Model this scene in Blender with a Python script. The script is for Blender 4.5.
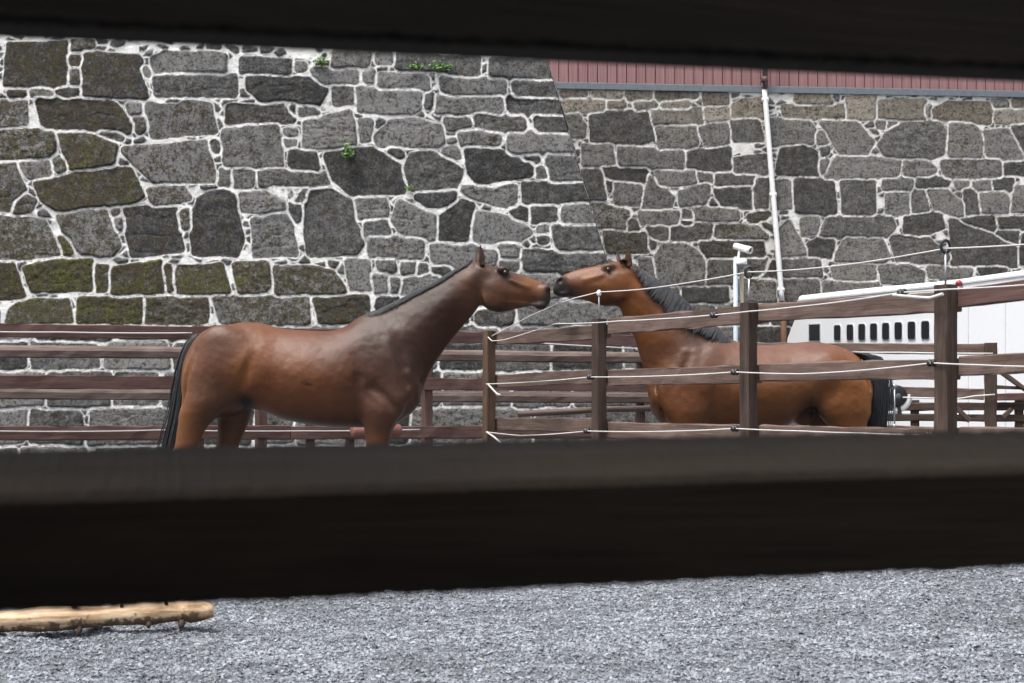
import bpy, bmesh, math, random
import numpy as np
from mathutils import Vector, Matrix
R = math.radians
random.seed(7)
RNG = np.random.default_rng(11)

# ------------------------------------------------------------------ camera, sky, sun, exposure
scene = bpy.context.scene
for o in list(bpy.data.objects): bpy.data.objects.remove(o)
COL = scene.collection
F_PX, CX, HY, CAM_H = 1422.0, 512.0, 400.0, 1.05      # focal length in pixels, picture centre, horizon row, eye height
cd = bpy.data.cameras.new('camera'); cam = bpy.data.objects.new('camera', cd); COL.objects.link(cam)
cd.sensor_width = 36.0; cd.lens = F_PX * 36.0 / 1024.0
cd.shift_y = (HY - 341.5) / 1024.0
cam.location = (0, 0, CAM_H); cam.rotation_euler = (R(90), 0, 0)
cd.clip_start = 0.05; cd.clip_end = 600
cd.dof.use_dof = True; cd.dof.focus_distance = 11.5; cd.dof.aperture_fstop = 5.6
scene.camera = cam
world = bpy.data.worlds.new('World'); scene.world = world; world.use_nodes = True
wt = world.node_tree; bg = wt.nodes['Background']
sky = wt.nodes.new('ShaderNodeTexSky'); sky.sky_type = 'NISHITA'; sky.sun_disc = False
SUN_EL, SUN_AZ = R(68), R(232)
sky.sun_elevation = SUN_EL; sky.sun_rotation = SUN_AZ
sky.dust_density = 6.0; sky.air_density = 1.0; sky.ozone_density = 2.0
hs = wt.nodes.new('ShaderNodeHueSaturation'); hs.inputs['Saturation'].default_value = 0.30
wt.links.new(sky.outputs[0], hs.inputs['Color']); wt.links.new(hs.outputs[0], bg.inputs['Color'])
bg.inputs['Strength'].default_value = 0.12
sl = bpy.data.lights.new('sun', 'SUN'); sl.energy = 1.5; sl.angle = R(15); sl.color = (1.0, 0.97, 0.93)
so = bpy.data.objects.new('sun', sl); COL.objects.link(so)
# direction towards the sun, same angles as the sky
sd = Vector((math.sin(SUN_AZ) * math.cos(SUN_EL), math.cos(SUN_AZ) * math.cos(SUN_EL), math.sin(SUN_EL)))
so.rotation_euler = (-sd).to_track_quat('-Z', 'Y').to_euler(); so.location = (0, 0, 20)
scene.view_settings.view_transform = 'Standard'; scene.view_settings.look = 'None'
scene.view_settings.exposure = 1.22; scene.view_settings.gamma = 1.0
scene.render.resolution_x = 1024; scene.render.resolution_y = 683

# ------------------------------------------------------------------ small helpers
def at(x, y, Y):
    return Vector(((x - CX) * Y / F_PX, Y, CAM_H + (HY - y) * Y / F_PX))
def ray(x, y):
    return Vector(((x - CX) / F_PX, 1.0, (HY - y) / F_PX))
def hit(x, y, p0, n):                                  # the point of a plane that lies at a given place of the view
    r = ray(x, y); c = Vector((0, 0, CAM_H))
    return c + r * ((p0 - c).dot(n) / r.dot(n))
def tag(o, label=None, cat=None, group=None, kind=None):
    if label: o['label'] = label
    if cat: o['category'] = cat
    if group: o['group'] = group
    if kind: o['kind'] = kind
    return o
def empty(name, loc, label=None, cat=None, group=None):
    o = bpy.data.objects.new(name, None); COL.objects.link(o); o.location = loc; o.empty_display_size = .2
    return tag(o, label, cat, group)
def link(name, me, mat=None, parent=None):
    if mat: me.materials.append(mat)
    o = bpy.data.objects.new(name, me); COL.objects.link(o)
    if parent:
        o.parent = parent
        if parent.parent is None: o.matrix_parent_inverse = Matrix.Translation(-Vector(parent.location))
    return o
def mesh_np(name, V, Fq, smooth=True):
    """mesh from numpy vertices and an (n,k) face array"""
    me = bpy.data.meshes.new(name); V = np.asarray(V, dtype=np.float32); Fq = np.asarray(Fq, dtype=np.int32)
    n, k = Fq.shape
    me.vertices.add(len(V)); me.vertices.foreach_set('co', V.ravel())
    me.loops.add(n * k); me.loops.foreach_set('vertex_index', Fq.ravel())
    me.polygons.add(n); me.polygons.foreach_set('loop_start', np.arange(0, n * k, k, dtype=np.int32))
    try: me.polygons.foreach_set('loop_total', np.full(n, k, dtype=np.int32))
    except Exception: pass
    me.polygons.foreach_set('use_smooth', np.full(n, smooth, dtype=bool))
    me.update(calc_edges=True); me.validate()
    return me
def color_attr(me, name, C):
    a = me.color_attributes.new(name, 'FLOAT_COLOR', 'POINT'); a.data.foreach_set('color', np.asarray(C, dtype=np.float32).ravel())

class MB:
    """collects prisms, tubes and boxes into ONE mesh; 'grain' keeps coordinates along / across each piece"""
    def __init__(s): s.v = []; s.f = []; s.g = []; s.sm = []
    def ring_sweep(s, rings, gr, close=True, smooth=False):
        b = len(s.v); n = len(rings[0])
        for r, g in zip(rings, gr):
            s.v += [tuple(p) for p in r]; s.g += [tuple(q) for q in g]
        for i in range(len(rings) - 1):
            for j in range(n):
                k = (j + 1) % n
                s.f.append((b + i*n + j, b + i*n + k, b + (i+1)*n + k, b + (i+1)*n + j)); s.sm.append(smooth)
        if close:
            s.f.append(tuple(b + j for j in range(n))[::-1]); s.sm.append(False)
            e = b + (len(rings) - 1) * n
            s.f.append(tuple(e + j for j in range(n))); s.sm.append(False)
    def beam(s, p0, p1, w, h, up=(0, 0, 1), ch=.008, seg=None, jit=.003, roll=0, warp=0, profile=None):
        """a sawn timber from p0 to p1: w across, h along 'up', chamfered and a little uneven"""
        p0, p1 = Vector(p0), Vector(p1); d = p1 - p0; L = d.length; d.normalize()
        up = Vector(up); side = d.cross(up).normalized(); up = side.cross(d).normalized()
        if roll:
            m = Matrix.Rotation(roll, 3, d); side = m @ side; up = m @ up
        if profile is None:
            a, b2, c = w / 2, h / 2, min(ch, w * .3, h * .3)
            profile = [(a, -b2 + c), (a, b2 - c), (a - c, b2), (-a + c, b2), (-a, b2 - c), (-a, -b2 + c), (-a + c, -b2), (a - c, -b2)]
        seg = seg or max(2, int(L / .12)); off = random.random() * 50
        rings, gr = [], []
        ph1, ph2 = random.random() * 6, random.random() * 6
        for i in range(seg + 1):
            t = i / seg; c = p0 + d * (L * t)
            if warp: c = c + up * (warp * math.sin(3.1 * t + ph1)) + side * (warp * math.sin(2.3 * t + ph2))
            r, g = [], []
            for (x, y) in profile:
                jx, jy = random.gauss(0, jit), random.gauss(0, jit)
                r.append(c + side * (x + jx) + up * (y + jy)); g.append((L * t + off, x + off, y + off))
            rings.append(r); gr.append(g)
        s.ring_sweep(rings, gr)
        return s
    def tube(s, pts, rad, n=8, smooth=True, flat=1.0):
        pts = [Vector(p) for p in pts]; m = len(pts)
        if not hasattr(rad, '__len__'): rad = [rad] * m
        rings, gr = [], []; dz = (pts[-1] - pts[0]); ref = Vector((.13, .21, .97)) if abs(dz.z) < .75 * dz.length else Vector((.96, .2, .1)); acc = 0
        for i, p in enumerate(pts):
            d = (pts[min(i+1, m-1)] - pts[max(i-1, 0)])
            if d.length < 1e-9: d = Vector((0, 0, 1))
            d.normalize(); u = d.cross(ref)
            if u.length < 1e-3: u = d.cross(Vector((1, 0, 0)))
            u.normalize(); w = u.cross(d); r, g = [], []
            if i: acc += (p - pts[i-1]).length
            for k in range(n):
                a = 2 * math.pi * k / n
                r.append(p + (u * math.cos(a) * flat + w * math.sin(a)) * rad[i]); g.append((acc, rad[i] * math.cos(a), rad[i] * math.sin(a)))
            rings.append(r); gr.append(g)
        s.ring_sweep(rings, gr, smooth=smooth)
        return s
    def box(s, c, size, rotz=0, ch=.004, rot=None):
        c = Vector(c); m = rot or Matrix.Rotation(rotz, 3, 'Z')
        d = m @ Vector((0, 0, size[2] / 2))
        return s.beam(c - d, c + d, size[0], size[1], up=m @ Vector((0, 1, 0)), ch=ch, seg=1, jit=0)
    def lathe(s, base, axis, prof, n=20, smooth=True):
        """prof = [(distance along axis, radius)]"""
        base = Vector(base); axis = Vector(axis).normalized()
        u = axis.orthogonal().normalized(); w = axis.cross(u); rings, gr = [], []
        for (t, r) in prof:
            rr, g = [], []
            for k in range(n):
                a = 2 * math.pi * k / n; rr.append(base + axis * t + (u * math.cos(a) + w * math.sin(a)) * max(r, 1e-4)); g.append((t, r * math.cos(a), r * math.sin(a)))
            rings.append(rr); gr.append(g)
        s.ring_sweep(rings, gr, smooth=smooth); return s
    def quad(s, a, b, c, d):
        i = len(s.v); s.v += [tuple(a), tuple(b), tuple(c), tuple(d)]; s.g += [(0, 0, 0)] * 4; s.f.append((i, i+1, i+2, i+3)); s.sm.append(False); return s
    def build(s, name, mat=None, parent=None):
        me = bpy.data.meshes.new(name); me.from_pydata(s.v, [], s.f)
        me.polygons.foreach_set('use_smooth', s.sm)
        a = me.attributes.new('grain', 'FLOAT_VECTOR', 'POINT'); a.data.foreach_set('vector', np.array(s.g, dtype=np.float32).ravel())
        bm = bmesh.new(); bm.from_mesh(me); bmesh.ops.recalc_face_normals(bm, faces=bm.faces); bm.to_mesh(me); bm.free()
        return link(name, me, mat, parent)

# ------------------------------------------------------------------ procedural materials
class NT:
    def __init__(s, name):
        s.m = bpy.data.materials.new(name); s.m.use_nodes = True; s.t = s.m.node_tree
        s.bsdf = s.t.nodes['Principled BSDF']; s.out = s.t.nodes['Material Output']
    def n(s, typ, **kw):
        x = s.t.nodes.new('ShaderNode' + typ)
        for k, v in kw.items():
            if k in x.inputs: s.put(x.inputs[k], v)
            else: setattr(x, k, v)
        return x
    def put(s, sock, v):
        if hasattr(v, 'is_output') or isinstance(v, bpy.types.NodeSocket): s.t.links.new(v, sock)
        else:
            if isinstance(v, tuple) and len(v) == 3 and sock.type == 'RGBA': v = v + (1,)
            sock.default_value = v
    def set(s, **kw):
        for k, v in kw.items(): s.put(s.bsdf.inputs[k.replace('_', ' ')], v)
        return s
    def mix(s, f, a, b, mode='MIX'):
        x = s.t.nodes.new('ShaderNodeMix'); x.data_type = 'RGBA'; x.blend_type = mode
        s.put(x.inputs[0], f); s.put(x.inputs[6], a); s.put(x.inputs[7], b); return x.outputs[2]
    def math(s, op, a, b=0.0, clamp=False):
        x = s.t.nodes.new('ShaderNodeMath'); x.operation = op; x.use_clamp = clamp; s.put(x.inputs[0], a); s.put(x.inputs[1], b); return x.outputs[0]
    def noise(s, vec, scale, detail=4.0, rough=.55, dist=0.0):
        x = s.t.nodes.new('ShaderNodeTexNoise'); x.inputs['Scale'].default_value = scale; x.inputs['Detail'].default_value = detail
        x.inputs['Roughness'].default_value = rough; x.inputs['Distortion'].default_value = dist
        if vec is not None: s.t.links.new(vec, x.inputs['Vector'])
        return x.outputs[0]
    def scale(s, vec, v):
        x = s.t.nodes.new('ShaderNodeVectorMath'); x.operation = 'MULTIPLY'; s.t.links.new(vec, x.inputs[0]); x.inputs[1].default_value = v; return x.outputs[0]
    def ramp(s, f, stops):
        x = s.t.nodes.new('ShaderNodeValToRGB'); s.t.links.new(f, x.inputs[0]); e = x.color_ramp.elements
        while len(e) < len(stops): e.new(.5)
        for el, (p, c) in zip(e, stops):
            el.position = p; el.color = (c if isinstance(c, tuple) else (c, c, c)) + (1,)
        return x.outputs[0]
    def bump(s, h, strength=.4, dist=.01):
        x = s.t.nodes.new('ShaderNodeBump'); x.inputs['Strength'].default_value = strength; x.inputs['Distance'].default_value = dist
        s.t.links.new(h, x.inputs['Height']); s.t.links.new(x.outputs[0], s.bsdf.inputs['Normal'])
    def pos(s): return s.n('NewGeometry').outputs['Position']
    def attr(s, name): 
        x = s.n('Attribute'); x.attribute_name = name; return x

def wood_mat(name, dark, mid, light, rough=.75, bump=.35):
    t = NT(name); g = t.attr('grain').outputs['Vector']
    st = t.scale(g, (1.6, 22, 22)); n1 = t.noise(st, 1.0, 6, .6, .6); n2 = t.noise(t.scale(g, (.9, 5, 5)), 1.0, 4, .6)
    c = t.ramp(n1, [(.28, dark), (.52, mid), (.78, light)])
    c = t.mix(t.ramp(n2, [(.35, 0.0), (.7, .55)]), c, mid)
    fine = t.noise(t.scale(g, (6, 160, 160)), 1.0, 3, .6)
    pt = t.noise(t.scale(g, (2.6, 9, 9)), 1.0, 5, .65); c = t.mix(t.ramp(pt, [(.50, 0.0), (.68, .55)]), c, light); c = t.mix(t.ramp(pt, [(.28, .65), (.42, 0.0)]), c, dark)
    c = t.mix(.5, c, t.ramp(fine, [(.3, (.25, .25, .25)), (.7, (1.0, 1.0, 1.0))]), 'MULTIPLY')
    kn = t.noise(t.scale(g, (3.5, 14, 14)), 1.0, 2, .5); c = t.mix(t.ramp(kn, [(.70, 0.0), (.78, .6)]), c, dark)
    t.set(Base_Color=c, Roughness=rough); t.bsdf.inputs['Specular IOR Level'].default_value = .25
    t.bump(fine, bump, .004)
    return t.m
def plain(name, col, rough=.5, metal=0.0, spec=.5, var=.12, scale=14):
    t = NT(name); n = t.noise(t.pos(), scale, 4)
    lo = tuple(c * (1 - var) for c in col); hi = tuple(min(1, c * (1 + var)) for c in col)
    t.set(Base_Color=t.ramp(n, [(.3, lo), (.7, hi)]), Roughness=rough, Metallic=metal); t.bsdf.inputs['Specular IOR Level'].default_value = spec
    return t.m
M = {}
M['rail'] = wood_mat('weathered_brown_rail', (.060, .038, .030), (.140, .094, .077), (.24, .18, .155))
M['rail_red'] = wood_mat('reddish_brown_rail', (.060, .032, .027), (.130, .073, .063), (.20, .125, .11))
M['post'] = wood_mat('dark_brown_post', (.028, .018, .014), (.066, .043, .034), (.12, .085, .068))
M['post_tan'] = wood_mat('tan_brown_post', (.055, .032, .02), (.115, .068, .043), (.18, .12, .08))
M['near_dark'] = wood_mat('darker_rail', (.007, .005, .0038), (.012, .0088, .0065), (.022, .016, .0115), rough=.9, bump=.2)  # darker version of the near rail wood, used on the upper rail
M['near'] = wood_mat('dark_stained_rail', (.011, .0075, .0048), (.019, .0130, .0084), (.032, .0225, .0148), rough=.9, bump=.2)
M['pole'] = wood_mat('brown_round_pole', (.065, .045, .038), (.14, .10, .087), (.24, .185, .165))
M['rope'] = plain('white_electric_rope', (.50, .485, .47), .8, var=.1, scale=300)
M['black_plastic'] = plain('black_plastic', (.012, .012, .014), .45)
M['white_plastic'] = plain('white_plastic', (.75, .75, .74), .4, var=.03)
M['steel'] = plain('galvanised_steel', (.42, .43, .45), .38, .8)
# ------------------------------------------------------------------ stone walls: traced blocks, small pinning stones and white pointing as one relief
def vnoise(x, y, scale, seed):
    """smooth lattice noise in -1..1"""
    g = np.random.default_rng(seed).random((128, 128)).astype(np.float32) * 2 - 1
    x = x / scale + 1000.3; y = y / scale + 1000.7
    xi = np.floor(x).astype(int); yi = np.floor(y).astype(int); fx = x - xi; fy = y - yi
    fx = fx * fx * (3 - 2 * fx); fy = fy * fy * (3 - 2 * fy)
    a = g[xi % 128, yi % 128]; b = g[(xi + 1) % 128, yi % 128]; c = g[xi % 128, (yi + 1) % 128]; d = g[(xi + 1) % 128, (yi + 1) % 128]
    return (a * (1 - fx) + b * fx) * (1 - fy) + (c * (1 - fx) + d * fx) * fy
def fnoise(x, y, scale, seed, octv=4, gain=.55):
    s = 0; a = 1; t = 0
    for k in range(octv):
        s = s + a * vnoise(x, y, scale / 2 ** k, seed + 17 * k); t += a; a *= gain
    return s / t
def poly_sd(px, py, P):
    """signed distance to a polygon, positive inside"""
    d2 = np.full(px.shape, 1e9, dtype=np.float32); ins = np.zeros(px.shape, dtype=bool); n = len(P)
    for i in range(n):
        ax, ay = P[i]; bx, by = P[(i + 1) % n]; ex, ey = bx - ax, by - ay
        wx, wy = px - ax, py - ay; t = np.clip((wx * ex + wy * ey) / (ex * ex + ey * ey + 1e-12), 0, 1)
        d2 = np.minimum(d2, (wx - ex * t) ** 2 + (wy - ey * t) ** 2)
        c = (ay <= py) != (by <= py)
        xi = ax + (py - ay) * ex / (ey if abs(ey) > 1e-9 else 1e-9)
        ins ^= c & (px < xi)
    d = np.sqrt(d2); return np.where(ins, d, -d)
def stone_relief(S, T, stones, seed, joint=.0, expand=.03, jhalf=.015, chink=(.22, .095), warp=.024, shrink=.045, bulge=.024):
    """S,T: grids of wall coordinates (m). stones: list of dict(poly, tone, moss, beige). Returns height and vertex data."""
    rng = np.random.default_rng(seed)
    Sw = S + warp * fnoise(S, T, .32, seed + 1, 3); Tw = T + warp * fnoise(S, T, .30, seed + 2, 3) + .011 * fnoise(S, T, .11, seed + 3, 3)
    Sw = Sw + .011 * fnoise(S, T, .11, seed + 4, 3)
    big = np.full(S.shape, -.3, dtype=np.float32); big2 = big.copy(); hid = np.full(S.shape, -1, dtype=np.int32)
    s1, t1 = S[0], T[:, 0]
    for k, st in enumerate(stones):
        P = np.array(st['poly'], dtype=np.float64); c = P.mean(0)
        L = np.linalg.norm(P - c, axis=1, keepdims=True); Q = c + (P - c) * (1 - shrink / np.maximum(L, .06))
        m = .25
        sel = (Sw > P[:, 0].min() - m) & (Sw < P[:, 0].max() + m) & (Tw > P[:, 1].min() - m) & (Tw < P[:, 1].max() + m)
        rows = np.where(sel.any(1))[0]; cols = np.where(sel.any(0))[0]
        if len(rows) == 0 or len(cols) == 0: continue
        sl_ = (slice(rows[0], rows[-1] + 1), slice(cols[0], cols[-1] + 1))
        d = shrink * .72 - joint + poly_sd(Sw[sl_], Tw[sl_], Q)
        b = big[sl_]; b2 = big2[sl_]; up = d > b; b2[...] = np.where(up, b, np.maximum(b2, d)); b[up] = d[up]; hid[sl_][up] = k
    big = np.minimum(big + expand, (big - big2) * .5 - jhalf)      # blocks close up on each other, leaving a joint
    # pinning stones between the blocks
    cs, ct = chink
    i0, j0 = int(np.floor(S.min() / cs)) - 2, int(np.floor(T.min() / ct)) - 2
    ni, nj = int((S.max() - S.min()) / cs) + 6, int((T.max() - T.min()) / ct) + 6
    jx = rng.random((ni, nj)) * .8 + .1; jy = rng.random((ni, nj)) * .8 + .1
    ci = np.floor(Sw / cs).astype(int) - i0; cj = np.floor(Tw / ct).astype(int) - j0
    f1 = np.full(S.shape, 9., dtype=np.float32); f2 = f1.copy(); idc = np.zeros(S.shape, dtype=np.int32)
    for a in (-1, 0, 1):
        for b in (-1, 0, 1):
            ii = np.clip(ci + a, 0, ni - 1); jj = np.clip(cj + b, 0, nj - 1)
            d = np.hypot(Sw - (ii + i0 + jx[ii, jj]) * cs, (Tw - (jj + j0 + jy[ii, jj]) * ct) * 1.25)
            c1 = d < f1; f2 = np.where(c1, f1, np.minimum(f2, d)); idc = np.where(c1, ii * nj + jj, idc); f1 = np.where(c1, d, f1)
    keep = rng.random(ni * nj) < .72
    small = np.minimum((f2 - f1) * .5 - .016 - joint * .5, -big - .017 - joint)
    small = np.where(keep[idc], small, -.05); small = np.minimum(small, .05)
    dd = np.maximum(big, small); isbig = big >= small
    nb = len(stones)
    off = rng.random(nb + 1); tl = rng.normal(0, 1, (nb + 1, 2)); tone = np.array([s.get('tone', .5) for s in stones] + [.5])
    moss = np.array([s.get('moss', 0) for s in stones] + [0]); beige = np.array([s.get('beige', 0) for s in stones] + [0])
    cen = np.array([np.mean(s['poly'], axis=0) for s in stones] + [(0, 0)])
    rs = rng.random(ni * nj)
    h_big = bulge * (.4 + .9 * off[hid]) + .045 * (tl[hid, 0] * (S - cen[hid, 0]) + tl[hid, 1] * (T - cen[hid, 1])) * .5
    h_small = .016 + .02 * rs[idc]
    edge = np.clip(dd / .022, 0, 1); edge = edge * edge * (3 - 2 * edge)
    rough = (.006 + .009 * off[hid]) * fnoise(S, T, .16, seed + 5, 5, .66)
    ridged = -.008 * (off[(hid * 7) % (nb + 1)] > .5) * np.clip(.18 - np.abs(fnoise(S, T * 2.2, .4, seed + 6, 4)), 0, .18) / .18
    H = np.where(isbig, h_big + rough + ridged, h_small + rough * .5) * edge
    H = H + (1 - edge) * (.010 + .012 * fnoise(S, T, .10, seed + 7, 4))
    jag = .006 * fnoise(S, T, .035, seed + 8, 2)
    mask = np.clip((dd + jag) / .010 + .5, 0, 1)
    C = np.zeros(S.shape + (4,), dtype=np.float32)
    C[..., 0] = mask; C[..., 1] = np.where(isbig, tone[hid], .25 + .5 * rs[idc]); C[..., 2] = np.where(isbig, moss[hid], moss.mean() * .3)
    C[..., 3] = np.where(isbig, beige[hid], .0)
    return H, C
def wall_mesh(name, P0, ux, uz, nrm, s0, s1, t0, t1, step, stones, seed, shear=0.0, **kw):
    ns, nt = int((s1 - s0) / step) + 1, int((t1 - t0) / step) + 1
    s = np.linspace(s0, s1, ns); t = np.linspace(t0, t1, nt); S, T = np.meshgrid(s, t); S = S + shear * (T - t0)
    H, C = stone_relief(S, T, stones, seed, **kw)
    V = np.array(P0)[None, None] + S[..., None] * np.array(ux) + T[..., None] * np.array(uz) + H[..., None] * np.array(nrm)
    i = np.arange(ns * nt).reshape(nt, ns)
    Fq = np.stack([i[:-1, :-1], i[:-1, 1:], i[1:, 1:], i[1:, :-1]], -1).reshape(-1, 4)
    me = mesh_np(name, V.reshape(-1, 3), Fq, True); color_attr(me, 'stone_data', C.reshape(-1, 4))
    return me
def filler(regions, seed, w=(.45, 1.0), h=(.26, .42), gap=.05, beige=0):
    """plain courses of rough blocks for the parts of a wall that the picture does not show"""
    rng = np.random.default_rng(seed); out = []
    for (a0, a1, b0, b1) in regions:
        b = b0
        while b < b1 - .08:
            hh = min(rng.uniform(*h), b1 - b); a = a0 - rng.uniform(0, .4)
            if b1 - b - hh < .12: hh = b1 - b
            while a < a1:
                ww = rng.uniform(*w); g = gap
                P = [(a + g*rng.uniform(.2, 1), b + g*rng.uniform(.2, .9)), (a + ww - g*rng.uniform(.2, 1), b + g*rng.uniform(.2, .9)),
                     (a + ww - g*rng.uniform(.1, 1.3), b + hh - g*rng.uniform(.2, .9)), (a + g*rng.uniform(.1, 1.3), b + hh - g*rng.uniform(.2, .9))]
                P = [(min(max(x, a0), a1), y) for x, y in P]
                if P[1][0] - P[0][0] > .1: out.append(dict(poly=P, tone=rng.random(), moss=.35 * rng.random(), beige=beige))
                a += ww
            b += hh
    return out
def stone_mat(name, mortar_lo, mortar_hi, grey_lo, grey_hi, moss_on=1.0):
    t = NT(name); p = t.pos(); d = t.attr('stone_data'); sep = t.n('SeparateColor'); t.put(sep.inputs[0], d.outputs['Color'])
    mask, tone, moss = sep.outputs[0], sep.outputs[1], sep.outputs[2]; beige = d.outputs['Alpha']
    nA = t.noise(p, 9, 8, .68); nB = t.noise(p, 38, 6, .75); nC = t.noise(p, 2.2, 3)
    val = t.math('ADD', t.math('MULTIPLY', tone, .55), t.math('ADD', t.math('MULTIPLY', nA, 1.1), t.math('MULTIPLY', nB, 1.15)))
    val = t.math('SUBTRACT', val, .94)
    mid = tuple((a + b) * .42 for a, b in zip(grey_lo, grey_hi))
    col = t.ramp(val, [(.15, grey_lo), (.42, mid), (.70, grey_hi)])
    bcol = t.ramp(val, [(.15, (.16, .14, .115)), (.7, (.36, .32, .265))])
    col = t.mix(beige, col, bcol)
    warm = t.ramp(nC, [(.45, 0.0), (.7, .35)]); col = t.mix(warm, col, t.mix(1.0, col, (1.12, 1.0, .86), 'MULTIPLY'))
    # lichen: dull ochre blotches, and bright moss where the block carries a lot of it
    nM = t.noise(p, 7, 7, .72, .4); nM2 = t.noise(p, 26, 6, .75)
    mm = t.math('ADD', t.math('MULTIPLY', nM, .6), t.math('MULTIPLY', nM2, .55))
    lich = t.math('SUBTRACT', t.math('ADD', mm, t.math('MULTIPLY', moss, .145 * moss_on)), .650)
    lf = t.math('MULTIPLY', lich, 14.0, True)
    lcol = t.ramp(nB, [(.3, (.026, .020, .009)), (.55, (.058, .043, .018)), (.75, (.11, .085, .036))])
    col = t.mix(t.math('MULTIPLY', lf, .85), col, lcol)
    nG = t.noise(p, 4.5, 6, .7)
    gf = t.math('MULTIPLY', t.math('SUBTRACT', t.math('ADD', t.math('ADD', t.math('MULTIPLY', nG, .6), t.math('MULTIPLY', nM2, .5)), t.math('MULTIPLY', moss, .19)), .780), 14.0, True)
    gcol = t.ramp(nB, [(.3, (.030, .034, .006)), (.55, (.080, .085, .015)), (.75, (.20, .195, .035))])
    col = t.mix(t.math('MULTIPLY', gf, .85), col, gcol)
    # pale specks of lichen and lime
    dk = t.noise(p, 24, 4, .7); col = t.mix(t.ramp(dk, [(.52, 0.0), (.62, .75)]), col, (.016, .015, .013))
    sp = t.noise(p, 70, 2, .5); col = t.mix(t.ramp(sp, [(.70, 0.0), (.76, .5)]), col, (.32, .32, .30))
    mor = t.ramp(t.noise(p, 6, 7, .7), [(.3, mortar_lo), (.55, mortar_hi)])
    mor = t.mix(t.ramp(t.noise(p, 34, 5, .7), [(.5, 0.0), (.75, .45)]), mor, tuple(c * .62 for c in mortar_lo))
    base = t.mix(mask, mor, col)
    t.set(Base_Color=base, Roughness=.88); t.bsdf.inputs['Specular IOR Level'].default_value = .3
    t.bump(t.math('ADD', nB, t.math('MULTIPLY', t.noise(p, 120, 4, .7), .6)), .85, .025)
    return t.m

# blocks of the near wall, traced in tiles of 300 px (origin, scale)
TA = (0, 40, 300 / 683.)
TB = (270, 40, 300 / 683.)
TC = (530, 40, 250 / 657.)
TD = (760, 40, 264 / 694.)
A_ = [
 [(18,10),(154,6),(156,98),(140,104),(12,106),(14,60)], [(196,28),(320,38),(326,46),(318,70),(336,132),(260,132),(188,128),(186,62)],
 [(345,44),(370,32),(518,38),(516,76),(350,73)], [(350,82),(540,84),(542,125),(440,130),(352,122)],
 [(545,44),(668,50),(664,80),(545,74)], [(560,82),(710,90),(745,116),(728,150),(678,142),(590,136),(562,110)],
 [(-10,140),(60,135),(62,190),(-10,202)], [(80,134),(180,135),(265,145),(306,195),(300,212),(190,205),(96,200)],
 [(330,148),(400,150),(425,138),(485,150),(494,212),(420,218),(345,222)], [(515,152),(665,155),(674,184),(515,187)],
 [(-10,208),(122,208),(127,262),(-10,275)], [(130,212),(200,215),(250,230),(268,245),(258,290),(155,292)],
 [(278,250),(470,234),(492,320),(350,323),(312,290)], [(506,208),(560,192),(635,195),(645,288),(510,290)],
 [(-10,280),(30,282),(58,345),(20,390),(-10,388)], [(75,328),(200,298),(300,295),(328,355),(300,372),(140,390),(90,365)],
 [(335,340),(420,335),(435,360),(400,377),(345,377)], [(-10,405),(60,405),(105,415),(136,490),(-10,500)],
 [(130,398),(240,382),(275,470),(258,490),(165,488)], [(280,385),(400,380),(418,480),(300,492)],
 [(432,400),(450,362),(480,345),(512,342),(533,352),(552,470),(540,494),(440,490)], [(545,350),(640,345),(650,385),(600,397),(545,385)],
 [(572,408),(660,400),(678,490),(580,493)], [(531,295),(580,297),(575,335),(530,335)], [(502,295),(526,295),(524,335),(503,333)],
 [(588,298),(745,308),(752,330),(590,330)], [(-10,505),(30,505),(48,560),(55,590),(-10,590)],
 [(55,520),(100,505),(212,505),(212,568),(70,570)], [(250,520),(370,505),(380,575),(252,582)],
 [(393,520),(510,515),(525,575),(398,578)], [(530,510),(610,505),(618,560),(600,578),(545,578)],
 [(20,620),(50,592),(160,595),(165,645),(15,645)], [(178,590),(328,588),(326,645),(175,645)],
 [(332,590),(472,588),(475,645),(330,648)], [(485,588),(704,590),(706,645),(500,645)],
 [(30,365),(55,352),(80,368),(70,395),(32,398)], [(45,285),(115,282),(115,310),(60,315)], [(660,340),(700,338),(702,365),(668,372)],
 [(18,112),(60,112),(60,132),(20,132)], [(68,118),(122,118),(122,127),(68,128)], [(128,112),(150,108),(182,118),(180,129),(140,130)],
 [(288,146),(318,146),(320,166),(294,168)], [(304,176),(326,174),(336,200),(322,216),(310,206)], [(226,212),(274,216),(282,226),(262,232),(236,222)],
 [(158,38),(188,40),(186,56),(160,58)], [(162,66),(180,66),(178,102),(160,100)], [(160,6),(220,8),(216,20),(160,18)], [(122,262),(142,270),(152,294),(126,300)],
 [(405,392),(424,388),(432,430),(412,432)], [(135,450),(160,452),(178,492),(146,494)], [(255,388),(270,384),(272,402),(258,404)], [(260,405),(276,402),(282,432),(266,434)],
 [(484,232),(500,236),(496,258),(486,256)], [(330,62),(348,72),(342,84),(330,78)], [(645,206),(676,206),(676,220),(650,222)], [(648,226),(674,226),(672,240),(650,242)],
 [(218,510),(246,512),(244,570),(222,575)], [(376,512),(392,514),(396,578),(384,578)],
]
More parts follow.
